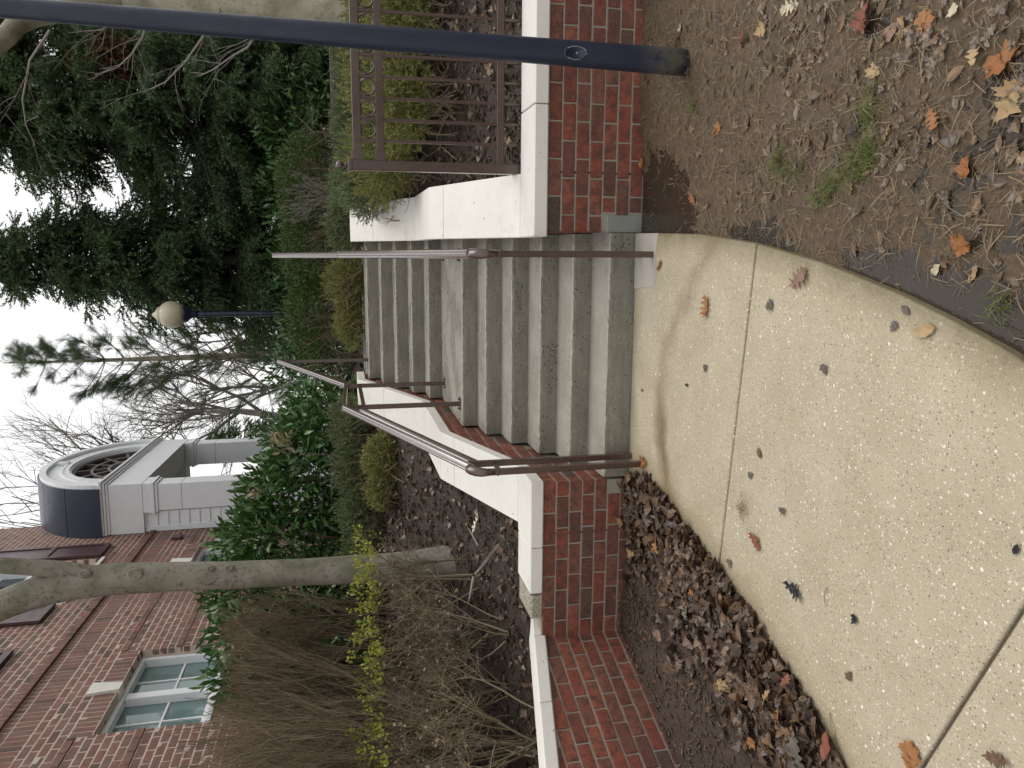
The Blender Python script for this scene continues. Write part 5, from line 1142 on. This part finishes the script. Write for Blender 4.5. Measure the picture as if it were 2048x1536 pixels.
# pine
def pine(base, H, label, seed):
    g = np.random.default_rng(seed); t = thing('pine_tree', base, label, 'tree'); b = np.array(base, float)
    MB().tube([b+(0.02*math.sin(q*5), 0, H*q) for q in np.linspace(0, 1, 12)], np.linspace(.13, .012, 12), 8).build('trunk', M['bark_pale'], t, True)
    ln = []; P = []; D = []
    for h in np.arange(.10*H, .97*H, .42):
        q = 1-h/H
        for i in range(5):
            a = g.uniform(0, 6.283); L = (.22+1.9*q**.8)*g.uniform(.7, 1.15); d = np.array((math.cos(a), math.sin(a), g.uniform(.35, .9))); c = curve(b+(0, 0, h), d, L, 7, g, .07, .05); ln.append((c, np.linspace(.022*(.35+q), .005, 7)))
            for k in range(int(4+L*6)):
                s = g.uniform(.35, 1); j = min(int(s*6), 5); p = c[j]+(c[j+1]-c[j])*(s*6-j); dd = (c[j+1]-c[j])/np.linalg.norm(c[j+1]-c[j])+g.normal(0, .45, 3); sub = curve(p, dd, L*.28*g.uniform(.5, 1.2), 4, g, .1, .06); ln.append((sub, np.linspace(.006, .003, 4)))
                if g.random() < .55+.5*(h/H-.4):
                    for w in np.linspace(.25, 1, 8): P.append(sub[0]+(sub[-1]-sub[0])*w); D.append(sub[-1]-sub[-2]+g.normal(0, .02, 3))
            if h > .35*H:
                for w in np.linspace(.75, 1, 5): P.append(c[0]+(c[-1]-c[0])*w*1.0+(c[5]-(c[0]+(c[-1]-c[0])*5/6))*(1 if w < .95 else 0)); D.append(c[-1]-c[-2])
    for w in np.linspace(.9, 1, 10): P.append(b+(0, 0, H*w)); D.append(np.array((g.normal(0, .3), g.normal(0, .3), 1.)))
    P, D = np.array(P), np.array(D); V, F = cloud(TUFT, P, D, g.uniform(.11, .20, len(P)), seed); o = link('crown', npmesh('crown', V, F, M['pine']), t); o['kind'] = 'stuff'
    V, F = tubes(ln, 4); link('branches', npmesh('branches', V, F, M['bare_far']), t)
pb = at(545, 712, 19); tp_ = at(30, 712, 19); pine((pb[0], pb[1], 1.3), tp_[2]-1.55, 'tall open pine with bare lower branches between the far lamp and the porch', 51)
def bare(base, H, label, seed, depth=6, spread=.45, r=.16, kids=(2, 4), m='bare_far'):
    g = np.random.default_rng(seed); t = thing('bare_tree', base, label, 'tree'); ln = []; b = np.array(base, float); tk = curve(b, (0, 0, 1), H*.42, 6, g, .04); MB().tube(tk, np.linspace(r, r*.7, 6), 8).build('trunk', M[m], t, True)
    for k in range(5): branching(tk[-1-(k % 2)], (g.normal(0, .5), g.normal(0, .5), 1), H*.30, r*.5, depth-1, g, ln, kids, spread, .10, .03, .72, 4, None, .62)
    V, F = tubes(ln, 3); link('crown', npmesh('crown', V, F, M[m]), t)
for x, y, D, H, lab, sd in ((560, 960, 26, 11.5, 'bare deciduous tree rising behind the porch roof', 61), (560, 1060, 30, 14, 'bare tree standing behind the corner of the brick house', 62), (560, 845, 27, 9.5, 'bare tree between the pine and the porch', 63), (560, 640, 30, 8.5, 'distant bare tree low behind the far lamp', 64), (560, 760, 34, 8.5, 'distant bare tree behind the base of the pine', 65)):
    pb = at(x, y, D); bare((pb[0], pb[1], 1.3), H, lab, sd)
pb = at(500, 880, 24); conifer((pb[0], pb[1], 1.3), 4.6, 1.3, 'small green conifer low behind the bare trees by the porch', 66, .6, .05, name='small_conifer')
pb = at(500, 690, 23); conifer((pb[0], pb[1], 1.3), 3.6, 1.5, 'bushy low conifer under the pine', 67, .6, .03, name='small_conifer')

pb = at(560, 360, 17.5); conifer((pb[0], pb[1], 1.25), 4.9, 2.0, 'background spruce filling the gap between the two nearer spruces', 44, .7, .04)
